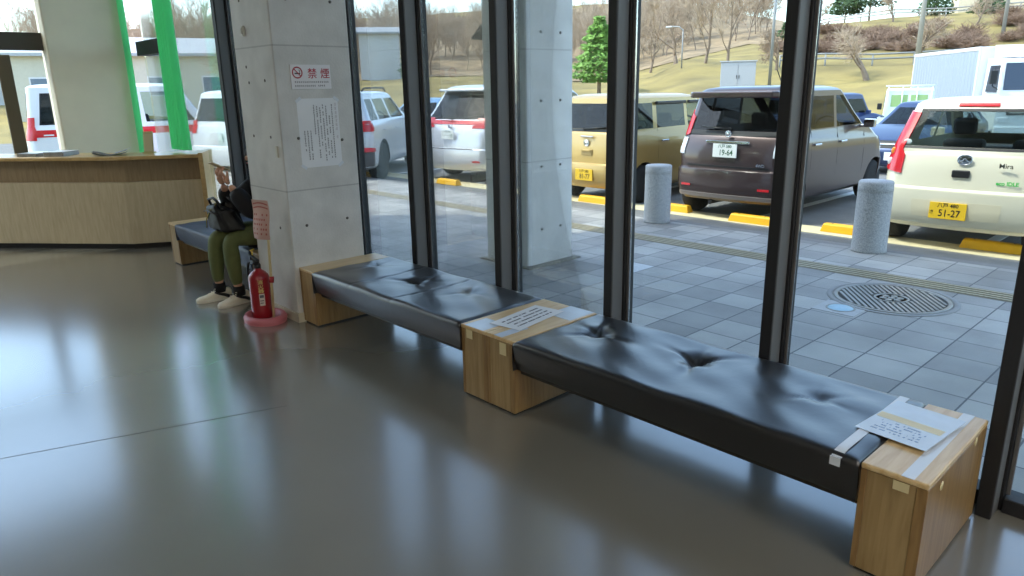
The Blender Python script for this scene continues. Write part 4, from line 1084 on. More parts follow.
wiper(car2, (.115, .02, 1.12), (.12, .40, 1.15))
k2['patch']('rear_skirt', mat('skirt_silver', (150, 140, 136), rough=.35, metal=.5), -1.5, 9.5, .275, .325, .03)
k2['patch']('bumper_groove', trim_m, 0.2, 7.8, .655, .675, .006)
k2['both']('reflector', lamp_r, 7.2, 8.4, .40, .425, .02)
text_mesh('4WD', .05, RV, UV, (.045, -.47, .70), chrome, 'lettering', car2, extrude=.003, bold=.002)
MB().tube([(.06, .2, .2), (.3, .2, .2), (.9, .1, .2)], .03, 8).build('exhaust', rim_d, car2)
MB().tube([(.8, -.3, 1.62), (.62, -.3, 1.82)], .006, 5).build('aerial', trim_m, car2)

# --- gold beige wagon
s = dict(KEI, H=1.56, zb=1.0, xb=.09, xr=.24, cow=2.62, wst=1.95, zh=.9, zwb=1.06, zwt=1.42, rhw=.64, zbt=.55, xm=.05, rcr=.12, rwh=.275, zc=.2,
         wins=[(.30, .36, .68, .70), (.78, .79, 1.50, 1.49), (1.58, 1.56, 2.46, 2.02)], seams=(1, 2), handles=(1, 2), ndark=2, glass=[cargl_d, cargl_d, cargl], bul=.05, hanm=chrome, seats=(1.62, .80))
gold_p = paint('gold', (190, 158, 92), .35, .34)
car3, k3 = car('gold beige small wagon with yellow number plate 81-77, beside the outdoor pillar', s, (8.62, 7.48, GZ), 0, gold_p)
k3['both']('tail_light', lamp_r, 8.4, 12.1, .62, .95, .012)
k3['patch']('window_surround', trim_m, 0, 8, 1.02, 1.058, .004)
rear_plate(car3, -.02, .40, True, '八戸 580', '81-77', .02, small='・')
emblem(car3, .045, .03, .86, (.05, .042)); MB().bb(.035, .06, -.10, .14, .94, .965).build('chrome_garnish', chrome, car3, bevel=.006)
MB().bb(.03, .05, -.085, .125, .68, .77).build('handle_recess', mat('recess_tan', (176, 150, 96), rough=.4), car3, bevel=.012); MB().bb(.018, .036, -.06, .10, .735, .765).build('tailgate_handle', gold_p, car3, bevel=.006)
text_mesh('MOVE', .035, RV, UV, (.045, .03, .79), chrome, 'lettering', car3, extrude=.002, bold=.001) if False else None
wiper(car3, (.09, .12, 1.06), (.10, -.30, 1.09))
vz = MB()
for (a0, a1) in ((.76, 1.50), (1.58, 2.1)): vz.bb(a0, a1, -.70, -.655, 1.395, 1.44)
vz.build('window_visor', mat('visor_smoke', (52, 54, 58), rough=.25), car3, bevel=.01)

# --- silver minivan
s = dict(L=4.78, hw=.90, H=1.73, zb=1.02, xb=.16, xr=.62, cow=3.95, wst=2.95, zh=.88, zwb=1.12, zwt=1.55, rhw=.70, zbt=.60, xm=.06, rcr=.24, rwh=.33, tw=.2, wb=2.95, xw0=.95, zc=.22,
         wins=[(.60, .95, 1.30, 1.42), (1.40, 1.52, 2.45, 2.40), (2.54, 2.48, 3.60, 2.98)], seams=(1, 2), handles=(1, 2), ndark=2, glass=[cargl_m, cargl_d, cargl], bul=.12, seats=(2.7, 1.6, .9))
silver_p = paint('silver', (212, 213, 218), .4, .3)
car4, k4 = car('silver minivan with a red lamp band under the rear window, seen from behind', s, (8.75, 11.15, GZ), radians(6), silver_p)
k4['patch']('lamp_band', lamp_r, -3.6, 11.6, 1.035, 1.10, .012, nz=3)
k4['both']('tail_light', lamp_r, 7.0, 12.4, .97, 1.14, .016)
k4['patch']('window_surround', trim_m, -.4, 8.4, 1.55, 1.60, .008)
k4['both']('reflector', lamp_r, 7.6, 9.0, .38, .41, .016)
rear_plate(car4, .02, .86, False, '八戸 300', '・・15', .0)
emblem(car4, .10, 0, 1.0, (.05, .036)); wiper(car4, (.16, 0, 1.13), (.20, .42, 1.16))
k4['patch']('tailgate_gap', mat('door_gap', (26, 26, 28)), .4, 7.6, .60, .612, .003)
MB().prism([(.46, -.62), (.80, -.64), (.80, .64), (.46, .62)], 1.615, 1.66).build('spoiler', silver_p, car4, bevel=.015, seg=3)

# --- silver blue off-roader, nosed away at an angle
s = dict(L=4.8, hw=.96, H=1.76, zb=1.12, xb=.10, xr=.36, cow=3.35, wst=2.55, zh=1.05, zwb=1.20, zwt=1.60, rhw=.72, zbt=.66, xm=.05, rcr=.2, rwh=.38, tw=.25, wb=2.91, xw0=.98, zc=.28,
         wins=[(.34, .52, .86, .90), (.96, 1.0, 1.78, 1.72), (1.88, 1.82, 2.95, 2.48)], seams=(1, 2), handles=(1, 2), ndark=1, glass=[cargl_m, cargl_d, cargl], bul=.06, bump_m=mat('bumper_grey', (92, 94, 98), rough=.6), seats=(2.2, 1.2))
ice_p = paint('ice', (214, 222, 230), .3, .3)
car5, k5 = car('pale silver blue off-roader beside the inside pillar, parked at an angle', s, (6.86, 12.62, GZ), radians(41), ice_p, scale=1.0)
k5['both']('tail_light', lamp_r, 7.6, 12.7, 1.0, 1.2, .014)
k5['both']('reflector', lamp_r, 7.6, 12.4, .62, .68, .03)
rear_plate(car5, .02, .86, False, '', '', 0); emblem(car5, .07, 0, 1.12)
for sy in (-1, 1): MB().tube([(.7, sy * .66, 1.75), (.85, sy * .66, 1.81), (2.3, sy * .64, 1.81), (2.45, sy * .64, 1.74)], .016, 6).build('roof_rail', trim_m, car5)

# --- cars through the left windows
s = dict(L=4.5, hw=.86, H=1.72, zb=1.02, xb=.10, xr=.30, cow=3.6, wst=2.8, zh=.92, zwb=1.10, zwt=1.56, rhw=.70, zbt=.6, xm=.05, rcr=.16, rwh=.31, wb=2.7, xw0=.9,
         wins=[(.34, .46, 1.1, 1.15), (1.2, 1.22, 2.2, 2.15), (2.3, 2.25, 3.3, 2.86)], seams=(1, 2), ndark=2, glass=[cargl_m, cargl_d, cargl], seats=(2.5, 1.3))
white_p = paint('white', (226, 228, 230), .05, .3)
car6, k6 = car('white tall car with red tail lamps, seen through the gap left of the pillar', s, (6.15, 15.9, GZ), radians(20), white_p)
k6['both']('tail_light', lamp_r, 7.6, 12.4, .86, 1.12, .014); rear_plate(car6, .02, .8, False, '', '')
car7, k7 = car('white van with a red stripe along its side, seen through the far left windows', dict(s, H=1.9, zwt=1.72, xr=.2, wst=3.1), (3.2, 19.2, GZ), radians(-12), white_p)
for j0, j1 in ((k7['jS'], k7['jE']),): k7['patch']('red_stripe', lamp_r, j0, j1, .86, 1.0, .006, nj=40)
k7['both']('tail_light', lamp_r, 8.0, 12.2, .8, 1.25, .012)
# --- second row and beyond
sed = dict(L=4.3, hw=.85, H=1.46, zb=.90, xb=.14, xr=.9, cow=3.15, wst=2.35, zh=.74, zwb=.97, zwt=1.32, rhw=.60, zbt=.52, xm=.08, rcr=.2, rwh=.30, wb=2.6, xw0=.85, zc=.17,
           wins=[(.75, 1.1, 1.45, 1.5), (1.53, 1.56, 2.75, 2.3)], seams=(0, 1), ndark=0, glass=[cargl_m, cargl_m, cargl_m], seats=(2.0, 1.2))
navy_p = paint('navy', (44, 62, 100), .4, .28)
car8, k8 = car('dark blue car facing the building behind the cream hatchback', sed, (16.9 + 4.5, 6.05, GZ2), radians(183), navy_p, 'cars in the rows behind')
k8['patch']('head_light', lamp_c, k8['jF'] - 3.2, k8['jF'] + 1.2, .60, .72, .012); k8['patch']('head_light', lamp_c, k8['jF'] + 6.8, k8['jF'] + 11.2, .60, .72, .012)
k8['patch']('grille', trim_m, k8['jF'] + 1.6, k8['jF'] + 6.4, .56, .70, .012); k8['patch']('grille_bar', chrome, k8['jF'] + 1.8, k8['jF'] + 6.2, .625, .645, .02)
rear_plate(car8, 4.33, .40, False, '', '', front=True)
box = dict(KEI, H=1.60, zb=.96, xb=.05, xr=.12, cow=2.7, wst=2.4, zh=.95, zwb=1.02, zwt=1.42, rhw=.66, zbt=.55, xm=.03, rcr=.1, rwh=.28,
           wins=[(.30, .32, 1.0, 1.0), (1.1, 1.1, 1.75, 1.72), (1.83, 1.8, 2.55, 2.35)], seams=(1, 2), ndark=2, glass=[cargl_d, cargl_d, cargl_m], seats=(1.6,))
car9, k9 = car('small dark blue boxy van in the row behind the brown wagon', box, (21.2, 10.75, GZ2), radians(-28), paint('deepblue', (38, 58, 104), .3, .3), 'cars in the rows behind')
k9['both']('tail_light', lamp_r, 8.2, 12, .7, .95, .012)
car10, k10 = car('blue car beyond the off-roader, only its roof and window showing', dict(sed), (13.6, 19.2, GZ - .06), radians(25), paint('skyblue', (120, 160, 196), .3, .3), 'cars in the rows behind')
car11, k11 = car('dark grey car whose roof shows beside the silver minivan', dict(sed, H=1.5), (13.2, 17.0, GZ - .04), radians(10), paint('grey', (84, 88, 94), .4, .3), 'cars in the rows behind')
# ---------------------------------------------------------------- trucks
tw = paint('truckwhite', (232, 234, 236), .02, .35); ribm = mat('box_panel', (158, 166, 176), rough=.5, metal=.2)
frame_m = mat('chassis', (44, 46, 48), rough=.7)
def truck_wheel(root, x, y, r=.38, w=.22):
    wo = MB().lathe([(r * .55, -w / 2), (r * .93, -w / 2), (r, -w / 2 + .03), (r, w / 2 - .03), (r * .93, w / 2), (r * .55, w / 2)], n=26, axis='Y').build('wheel', tyre_m, root, loc=(x, y, r))
    MB().lathe([(0, -.03), (r * .57, -.05), (r * .57, .05), (0, .03)], n=20, axis='Y').build('rim', rim_m, wo)
def big_truck(label, loc, rz):
    t = thing('box_truck', label, 'truck', loc, rz, None)
    W = 1.12                      # x forward, box from -6.2 to 0, cab 0.1 to 1.8
    MB().bb(-6.2, 1.2, -.42, .42, .55, .72).build('chassis', frame_m, t)
    MB().bb(-6.2, 0, -W, W, .85, 2.98).build('cargo_box', tw, t, bevel=.02)
    for sy in (-1, 1):
        m = MB(); nseg = 150
        def rib(u, v): 
            x = -6.12 + 6.04 * u; return (x, sy * (W + (.006 + .034 * max(0, min(1, 1.5 * sin(2 * pi * 22 * u) + .5)))), 1.02 + 1.84 * v)
        m.grid(132, 1, rib, smooth=False); m.build('ribbed_panel', ribm, t)
        m = MB(); m.bb(-6.2, 0, sy * W, sy * (W + .03), 2.88, 2.99); m.bb(-6.2, 0, sy * W, sy * (W + .03), .85, 1.0); m.bb(-.1, 0, sy * W, sy * (W + .03), 1.0, 2.88); m.bb(-6.2, -6.1, sy * W, sy * (W + .03), 1.0, 2.88); m.build('edge_rail', tw, t)
    # cab: side outline extruded across
    out = [(.12, .45), (1.22, .45), (1.34, .60), (1.36, 1.45), (1.32, 1.66), (1.18, 2.50), (1.08, 2.60), (.12, 2.62)]
    vs = [(x, -1.0 + (.06 if z > 2.2 else 0), z) for x, z in out] + [(x, 1.0 - (.06 if z > 1.9 else 0), z) for x, z in out]; n = len(out)
    MB().add(vs, [tuple(range(n)), tuple(reversed(range(n, 2 * n)))] + [(i, n + i, n + (i + 1) % n, (i + 1) % n) for i in range(n)]).build('cab', tw, t, bevel=.05, seg=3)
    wsg = glass('truck_glass', (60, 84, 120), gloss=1.4)
    dkg = mat('cab_dark', (40, 52, 70), rough=.15, coat=.6)
    m = MB(); m.add([(1.335, -.88, 1.68), (1.335, .88, 1.68), (1.20, .84, 2.46), (1.20, -.84, 2.46)], [(0, 1, 2, 3)]); m.add([(1.315, -.88, 1.68), (1.315, .88, 1.68), (1.18, .84, 2.46), (1.18, -.84, 2.46)], [(3, 2, 1, 0)]); m.build('windscreen', dkg, t)
    for sy in (-1, 1):
        MB().add([(.42, sy * 1.006, 1.62), (1.24, sy * 1.006, 1.62), (1.12, sy * .955, 2.40), (.42, sy * .955, 2.40)], [(0, 1, 2, 3)]).build('side_window', dkg, t)
        m = MB(); m.tube([(1.2, sy * .98, 2.35), (1.38, sy * 1.2, 2.3), (1.38, sy * 1.2, 1.8), (1.25, sy * 1.0, 1.7)], .016, 6); m.box((1.38, sy * 1.2, 2.05), (.07, .17, .38)); m.build('wing_mirror', trim_m, t)
        MB().box((1.35, sy * .76, .80), (.06, .34, .18)).build('head_light', lamp_c, t, bevel=.03)
        MB().box((.70, sy * 1.01, 1.45), (.16, .02, .04)).build('door_handle', trim_m, t)
        for x in (.70, -4.6): truck_wheel(t, x, sy * .88)
    m = MB(); m.bb(1.34, 1.40, -.7, .7, .95, 1.40); m.build('grille', trim_m, t, bevel=.01); m = MB(); [m.bb(1.395, 1.42, -.65, .65, z_, z_ + .06) for z_ in (1.0, 1.12, 1.24)]; m.build('grille_bar', chrome, t)
    MB().bb(1.28, 1.44, -1.0, 1.0, .38, .62).build('bumper', tw, t, bevel=.04)
    m = MB(); m.add([(.2, -.8, 2.621), (1.0, -.75, 2.63), (.25, -.85, 3.02), (.2, .8, 2.621), (1.0, .75, 2.63), (.25, .85, 3.02)], [(0, 1, 2), (5, 4, 3), (1, 4, 5, 2), (0, 2, 5, 3), (0, 3, 4, 1)]); m.build('wind_deflector', tw, t, bevel=.03)
    MB().bb(-3.4, -1.2, -1.0, -.6, .42, .8).build('side_tank', frame_m, t, bevel=.04)
ang_t = atan2(-3.05, -4.3)
big_truck('large white box truck with a ribbed grey cargo box, at the right behind', (27.55, 6.15, GZ2), ang_t)
def kei_truck(label, loc, rz):
    t = thing('pickup_truck', label, 'truck', loc, rz, None); g = paint('palewhite', (222, 232, 224), .02, .4)
    out = [(0, .5), (1.15, .5), (1.18, .95), (.82, 1.75), (.05, 1.78), (0, 1.70)]; n = len(out)
    vs = [(x, -.72 + (.07 if z > 1.6 else 0), z) for x, z in out] + [(x, .72 - (.07 if z > 1.6 else 0), z) for x, z in out]
    MB().add(vs, [tuple(range(n)), tuple(reversed(range(n, 2 * n)))] + [(i, n + i, n + (i + 1) % n, (i + 1) % n) for i in range(n)]).build('cab', g, t, bevel=.05, seg=3)
    wg = mat('cab_window', (150, 176, 120), rough=.15, coat=.5)
    for y in (-.27, .27): MB().box((-.006, y, 1.40), (.016, .46, .36)).build('rear_window', wg, t, bevel=.005)
    for sy in (-1, 1):
        MB().add([(.2, sy * .727, 1.12), (.98, sy * .727, 1.12), (.78, sy * .68, 1.62), (.2, sy * .68, 1.62)], [(0, 1, 2, 3)]).build('side_window', cargl_m, t)
        for x in (.55, -1.35): truck_wheel(t, x, sy * .62, .27, .15)
        MB().box((1.0, sy * .86, 1.2), (.05, .14, .2)).build('door_mirror', trim_m, t, bevel=.02)
    m = MB(); m.bb(-2.0, -.06, -.7, .7, .62, .68); m.bb(-2.0, -.06, -.72, -.69, .68, .98); m.bb(-2.0, -.06, .69, .72, .68, .98); m.bb(-2.02, -1.99, -.72, .72, .68, .98); m.build('bed', g, t)
    m = MB()
    for y in (-.6, -.2, .2, .6): m.tube([(-.05, y, .68), (-.05, y, 1.85)], .018, 6)
    m.tube([(-.05, -.68, 1.85), (-.05, .68, 1.85)], .022, 6); m.build('headboard_frame', g, t)
    MB().bb(-2.0, 1.0, -.3, .3, .4, .52).build('chassis', frame_m, t)
kei_truck('small white pickup truck seen from behind, left of the big box truck', (24.7, 8.25, GZ2), radians(17))
# ---------------------------------------------------------------- hill, trees and far things
AZ = [-20, 8, 14, 18, 24, 28, 33, 37, 40, 50, 57, 70, 90, 112]
PROF = {  # height at distance, by bearing
 -20: [(30, -.4), (45, 1.2), (60, 3.8), (75, 6.9), (95, 8.2), (150, 9)],
 8: [(31, -.4), (45, 1.5), (60, 4.2), (75, 7.0), (95, 8.4), (150, 9)],
 14: [(31, -.4), (45, 1.7), (60, 4.2), (75, 7.0), (95, 8.2), (150, 9)],
 18: [(31, -.4), (43, 1.7), (50, 2.5), (60, 4.3), (75, 7.0), (95, 8.2), (150, 9)],
 24: [(31, -.4), (45, 1.7), (50, 2.6), (60, 4.0), (75, 6.6), (95, 7.8), (150, 9)],
 28: [(31, -.4), (42, 1.3), (50, 2.6), (60, 3.8), (75, 5.2), (95, 7.2), (150, 13)],
 33: [(31, -.4), (40, 1.4), (50, 2.8), (60, 3.5), (75, 4.2), (95, 6.4), (150, 16)],
 37: [(31, -.4), (42, 1.2), (50, 1.8), (60, 2.2), (75, 3.2), (95, 6.2), (150, 17)],
 40: [(31, -.4), (45, 1.0), (60, 1.6), (75, 2.6), (95, 6.0), (150, 17)],
 50: [(31, -.4), (45, 1.0), (60, 2.2), (75, 3.2), (95, 6.0), (150, 16)],
 57: [(31, -.4), (45, 1.0), (60, 2.0), (75, 3.2), (95, 6.0), (150, 15)],
 70: [(31, -.4), (45, .8), (60, 1.6), (75, 2.6), (95, 5.2), (150, 13)],
 90: [(31, -.4), (45, .6), (60, 1.4), (75, 2.2), (95, 3.6), (150, 8)],
 112: [(31, -.4), (45, .6), (60, 1.4), (75, 2.2), (95, 3.6), (150, 8)]}
def prof(a, D):
    p = PROF[a]
    if D <= p[0][0]: return p[0][1]
    for (d0, z0), (d1, z1) in zip(p, p[1:]):
        if D <= d1: t = (D - d0) / (d1 - d0); return z0 + (z1 - z0) * t
    return p[-1][1]
def hill_z(az, D):
    az = max(AZ[0], min(AZ[-1], az))
    for a0, a1 in zip(AZ, AZ[1:]):
        if az <= a1:
            t = (az - a0) / (a1 - a0); t = t * t * (3 - 2 * t); z = prof(a0, D) * (1 - t) + prof(a1, D) * t; break
    k = min(1, max(0, (D - 31) / 12))
    return z + k * (.18 * sin(D * .31 + az * .2) * sin(az * .33) + .07 * sin(D * 1.1 + az * .9))
def pol(az, D): a = radians(az); return (D * cos(a), D * sin(a))
def ground(az, D): x, y = pol(az, D); return (x, y, hill_z(az, D))
gr = mat('dry_grass', (156, 138, 82), rough=.95, var=.3, vscale=.35, col2=(118, 104, 64), bump=.8, bscale=3)
m = MB(); NA, ND = 132, 70
m.grid(NA, ND, lambda u, v: (lambda az, D: (*pol(az, D), hill_z(az, D) - (.15 if D < 31.5 else 0)))(-20 + 132 * u, 31 + 119 * v ** 1.4))
h = m.build('terrain_hillside', gr, fixn=True); struct(h, 'dry yellow grass bank and hillside behind the car park')

litter = mat('leaf_litter', (146, 126, 98), rough=.95, var=.3, vscale=.6)
m = MB(); m.grid(50, 20, lambda u, v: (lambda az, D: (*pol(az, D), hill_z(az, D) + .06 + .25 * min(1, 6 * v)))(27 + 55 * u, 67 + 8 * max(0, 1 - abs(27 + 55 * u - 31) / 7) + 3 * sin(40 * u) + 74 * v))
struct(m.build('terrain_wood_floor', litter), 'brown leaf litter under the wood')
bark = mat('bark', (140, 122, 106), rough=.9, var=.2, vscale=6); bark_l = mat('bark_pale', (160, 144, 124), rough=.9, var=.2, vscale=6); twig = mat('twigs', (182, 162, 140), rough=.95, var=.12, vscale=5)
twig_d = mat('twigs_dark', (150, 130, 110), rough=.95)
def tree_mesh(seed, h, spread=.5, levels=4, fork=.35, up=.25, nb=3, tr=.03, thin=1.0, mats=(bark, twig)):
    rd = random.Random(seed); tm = MB(); bmq = MB()
    def branch(p, d, ln, r, lv):
        n_ = 3 if lv > 1 else 4
        pts = [p]; q = p.copy(); dd = d.copy()
        for k in range(n_):
            dd = (dd + Vector((rd.gauss(0, .13), rd.gauss(0, .13), rd.gauss(0, .08) + up * .12))).normalized()
            q = q + dd * ln / n_; pts.append(q.copy())
        rr = [r * (1 - .55 * k / n_) for k in range(n_ + 1)]
        (tm if lv < 2 else bmq).tube(pts, rr, 6 if lv == 0 else (4 if lv < 2 else 3), caps=False)
        if lv >= levels: return
        kids = nb + (1 if lv > 0 else 0) + rd.randint(0, 1)
        for k in range(kids):
            t = rd.uniform(fork, 1) if lv else fork + (1 - fork) * (k + .6) / kids
            i = min(n_ - 1, int(t * n_)); b = pts[i].lerp(pts[i + 1], t * n_ - i)
            a = rd.uniform(0, 2 * pi); sp = spread * rd.uniform(.7, 1.4)
            e1 = dd.orthogonal().normalized(); e2 = dd.cross(e1)
            nd = (d * (1 - .3 * sp) + (e1 * cos(a) + e2 * sin(a)) * sp + Vector((0, 0, up * .5))).normalized()
            branch(b, nd, ln * rd.uniform(.5, .75), max(.012 * thin, r * .46), lv + 1)
        branch(pts[-1], dd, ln * .6, max(.012 * thin, r * .45), lv + 1)
    branch(Vector((0, 0, -.2)), Vector((rd.gauss(0, .05), rd.gauss(0, .05), 1)).normalized(), h * .42, h * tr, 0)
    return tm, bmq
def make_tree(label, seed, h, loc, rz=0, group=None, cat='tree', name='bare_tree', mats=(bark, twig), **k):
    t = thing(name, label, cat, loc, rz, group)
    a, b = tree_mesh(seed, h, **k)
    a.build('trunk', mats[0], t, clean=False); b.build('branches', mats[1], t, clean=False)
    return t
# single bare trees standing on the grass bank
for lb, az, D, h_, sd, kw in [
    ('spreading bare tree on the grass bank above the blue car', 21.2, 45, 3.9, 3, dict(spread=.75, fork=.3, tr=.045, up=.1)),
    ('bare tree beside the utility pole, left of the box truck', 18.4, 49, 3.6, 5, dict(spread=.7, fork=.3, tr=.04, up=.1)),
    ('dark crooked bare tree on top of the grass mound', 34.3, 60, 5.2, 8, dict(spread=.8, fork=.25, tr=.035, up=.1, mats=(bark, twig_d))),
    ('tall pale bare tree behind the metal cabinet', 30.6, 50, 6.2, 12, dict(spread=.5, fork=.2, up=.3, tr=.017)),
    ('tall pale bare tree between the mound and the metal cabinet', 32.2, 52, 6.6, 14, dict(spread=.5, fork=.2, up=.3, tr=.017)),
    ('low spreading bare tree right of the lamp post', 27.2, 48, 3.4, 17, dict(spread=.8, fork=.25, up=.05, mats=(bark, twig_d))),
    ('bare tree at the left foot of the mound, by the green tree', 37.4, 52, 5.6, 19, dict(spread=.6, fork=.25)),
    ('pale bare tree at the edge of the wood, left of the mound', 36.2, 66, 7.5, 23, dict(spread=.5, fork=.2, up=.3, tr=.017)),
    ('small bare tree on the slope far right above the truck', 15.2, 66, 3.2, 29, dict(spread=.8, fork=.25, up=.05)),
    ('small bare tree at the top of the slope above the spreading one', 20.0, 72, 3.2, 31, dict(spread=.6, fork=.25, up=.1)),
    ('bare tree at the top left of the right-hand slope', 25.0, 70, 3.8, 37, dict(spread=.6, fork=.25, up=.1)),
    ('bare tree in front of the pale long building at left', 66.0, 36, 4.6, 41, dict(spread=.6, fork=.25))]:
    make_tree(lb, sd, h_, ground(az, D), 0, None, **kw)
# the wood behind
FG = 'bare trees of the wood'
FL = 'bare brown tree in the wood on the hillside behind the car park'
base = [make_tree(FL, 100 + k, 5.6 + .35 * k, ground(44 + 3 * k, 84), 0, FG, spread=.5 + .05 * (k % 3), fork=.22, up=.3, levels=4, tr=.010, thin=.8, nb=4, mats=(bark_l if k % 2 else bark, twig) ) for k in range(5)]
rd = random.Random(21)
for k in range(190):
    az = rd.uniform(28, 80); D = rd.uniform(68, 104) if az > 36 else rd.uniform(78, 125)
    s_ = base[k % 5]; c = copy_tree(s_, None, ground(az, D), rd.uniform(0, 6.28)); q = rd.uniform(.75, 1.2) * (1 if az > 37 else 1.2); c.scale = (q, q, q * rd.uniform(.9, 1.1))
# shrubs on the slope
sb = thing('bare_shrub', 'twiggy brown shrub on the grass slope', 'shrub', ground(20, 62), 0, 'brown shrubs on the slope')
mm = MB(); r2 = random.Random(4)
for k in range(150):
    a = r2.uniform(0, 6.28); e = r2.uniform(.15, 1.3); ln = r2.uniform(.6, 1.15)
    d = Vector((cos(a) * cos(e), sin(a) * cos(e), sin(e))); p1 = d * ln * .5; p2 = d * ln + Vector((r2.gauss(0, .12), r2.gauss(0, .12), r2.gauss(0, .06)))
    mm.tube([(0, 0, -.05), p1, p2], [.022, .016, .01], 3, caps=False)
    for q in range(3):
        f = p1.lerp(p2, r2.random()); mm.tube([f, f + Vector((r2.gauss(0, .2), r2.gauss(0, .2), r2.gauss(.1, .12)))], [.013, .008], 3, caps=False)
mm.build('stems', mat('shrub_brown', (148, 122, 104), rough=.95, var=.15), sb, clean=False)
for k in range(62):
    az = rd.uniform(10, 27.5); D = rd.choice([rd.uniform(54, 60), rd.uniform(60, 66), rd.uniform(56, 70)])
    c = copy_tree(sb, None, ground(az, D), rd.uniform(0, 6.28)); q = rd.uniform(.6, 1.15); c.scale = (q * 1.2, q * 1.2, q * .85)
# leafy trees
def leafy(label, loc, h, w, seed, leafm, name='evergreen_tree', nl=2600, z0=.2, shape=1.0, ls=.16):
    t = thing(name, label, 'tree', loc, 0, None); r3 = random.Random(seed)
    m = MB(); m.tube([(0, 0, -.2), (.03, .02, h * .4), (0, 0, h * .92)], [h * .028, h * .02, h * .004], 8)
    for k in range(22):
        z = h * r3.uniform(.2, .85); a = r3.uniform(0, 6.28); l_ = w * .45 * (1 - .7 * (z / h)); m.tube([(0, 0, z), (l_ * cos(a), l_ * sin(a), z + l_ * .3)], [h * .008, h * .003], 4, caps=False)
    m.build('trunk', bark, t, clean=False)
    lf = MB()
    for k in range(nl):
        v = r3.random(); z = h * (z0 + (1 - z0) * v); R = w / 2 * (max(.05, (1 - v)) ** .65 * min(1, (v + .08) * 5) ** .6) * (1 + .16 * sin(7 * v * 6.28 + seed))
        a = r3.uniform(0, 6.28); q = R * r3.random() ** .35 * (1 + .15 * sin(3 * a + 9 * v)); p = Vector((q * cos(a), q * sin(a), z))
        e1 = Vector((r3.gauss(0, 1), r3.gauss(0, 1), r3.gauss(0, .6))).normalized(); e2 = e1.orthogonal().normalized(); s_ = ls * r3.uniform(.6, 1.3)
        lf.add([p - e1 * s_, p + e2 * s_ * .5, p + e1 * s_, p - e2 * s_ * .5], [(0, 1, 2, 3)])
    lf.build('foliage', leafm, t, clean=False)
    return t
lg = mat('leaf_bright', (112, 150, 62), rough=.7, var=.3, vscale=3); ld = mat('leaf_dark', (58, 82, 44), rough=.8, var=.3, vscale=3)
leafy('bright green evergreen tree standing right of the outdoor pillar', ground(40.0, 44), 4.5, 3.4, 3, lg, nl=3600)
leafy('dark pine at the top of the slope above the box truck', ground(21.5, 80), 4.2, 5.0, 5, ld, 'pine_tree', shape=.6, z0=.35)
leafy('second dark pine on the hilltop, next to the taller pine', ground(23.0, 82), 3.4, 4.0, 6, ld, 'pine_tree', z0=.35)
leafy('round dark evergreen bush beside the hilltop houses', ground(17.6, 78), 2.4, 3.6, 7, ld, 'evergreen_bush', z0=.02, nl=1800)
leafy('low dark evergreen bush on the hilltop left of the pines', ground(26.5, 76), 1.6, 2.6, 9, ld, 'evergreen_bush', z0=.02, nl=1500)
leafy('dark evergreen bush in front of the hilltop house at far right', ground(14.6, 76), 1.6, 3.4, 10, ld, 'evergreen_bush', z0=.02, nl=1500)
leafy('small dark fir at the edge of the wood behind the off-roader', ground(54.5, 64), 3.2, 1.8, 11, ld, 'fir_tree', z0=.05, nl=1600)

# poles, cabinet, rails
galv = mat('galvanised', (150, 150, 148), rough=.5, metal=.3); conp = mat('pole_concrete', (160, 156, 148), rough=.8)
def pole(label, az, D, h, lamp=False, r=.14, name='utility_pole'):
    x, y, z = ground(az, D); t = thing(name, label, 'pole', (x, y, z - .2), 0, None)
    MB().tube([(0, 0, 0), (0, 0, h)], [r, r * .62], 12).build('shaft', conp if not lamp else galv, t)
    if lamp:
        MB().tube([(0, 0, h - .1), (0, .3, h + .15), (0, .9, h + .2)], .04, 8).build('arm', galv, t); MB().box((0, 1.05, h + .19), (.18, .5, .1)).build('lamp_head', mat('lamp_grey', (190, 190, 190)), t, bevel=.03)
    else:
        m = MB(); m.box((0, 0, h - .7), (.08, 1.7, .09)); m.box((0, 0, h - 1.3), (.08, 1.3, .09)); m.build('crossarm', galv, t)
        m = MB()
        for y_ in (-.75, -.35, .35, .75): m.lathe([(0, 0), (.05, 0), (.06, .06), (.03, .12), (0, .13)], (0, y_, h - .655), 10)
        m.build('insulator', signw, t)
pole('concrete utility pole on the bank left of the box truck', 18.3, 44.5, 8.5)
pole('concrete utility pole high on the slope above the truck', 13.7, 60, 8, r=.13)
pole('slim grey lamp post beside the metal cabinet', 27.6, 43, 7.5, True, r=.09, name='lamp_post')
pole('short thin grey post on the grass mound', 33.9, 50, 2.6, True, r=.05, name='lamp_post')
pole('thin lamp post far left in the wood behind the minivan', 47, 62, 6.5, True, r=.07, name='lamp_post')
cb = thing('metal_cabinet', 'grey two-door metal cabinet standing on the bank above the brown car', 'cabinet', (34.7, 19.9, hill_z(29.8, 40) - .1), atan2(19.9, 34.7))
cbm = mat('cabinet_grey', (176, 176, 178), rough=.5, metal=.1)
MB().bb(.0, .7, -.86, .86, .12, 1.62).build('body', cbm, cb, bevel=.01); 
for sy in (-1, 1):
    dr = MB().bb(-.025, -.001, .012 if sy > 0 else -.85, .85 if sy > 0 else -.012, .16, 1.58).build('door', cbm, cb, bevel=.006); MB().bb(-.05, -.026, sy * .06 - .015, sy * .06 + .015, .8, .98).build('handle', steel, dr)
MB().bb(-.06, .76, -.92, .92, 1.62, 1.68).build('roof', cbm, cb, bevel=.01); MB().bb(.05, .65, -.8, .8, -.3, .119).build('plinth', conp, cb)
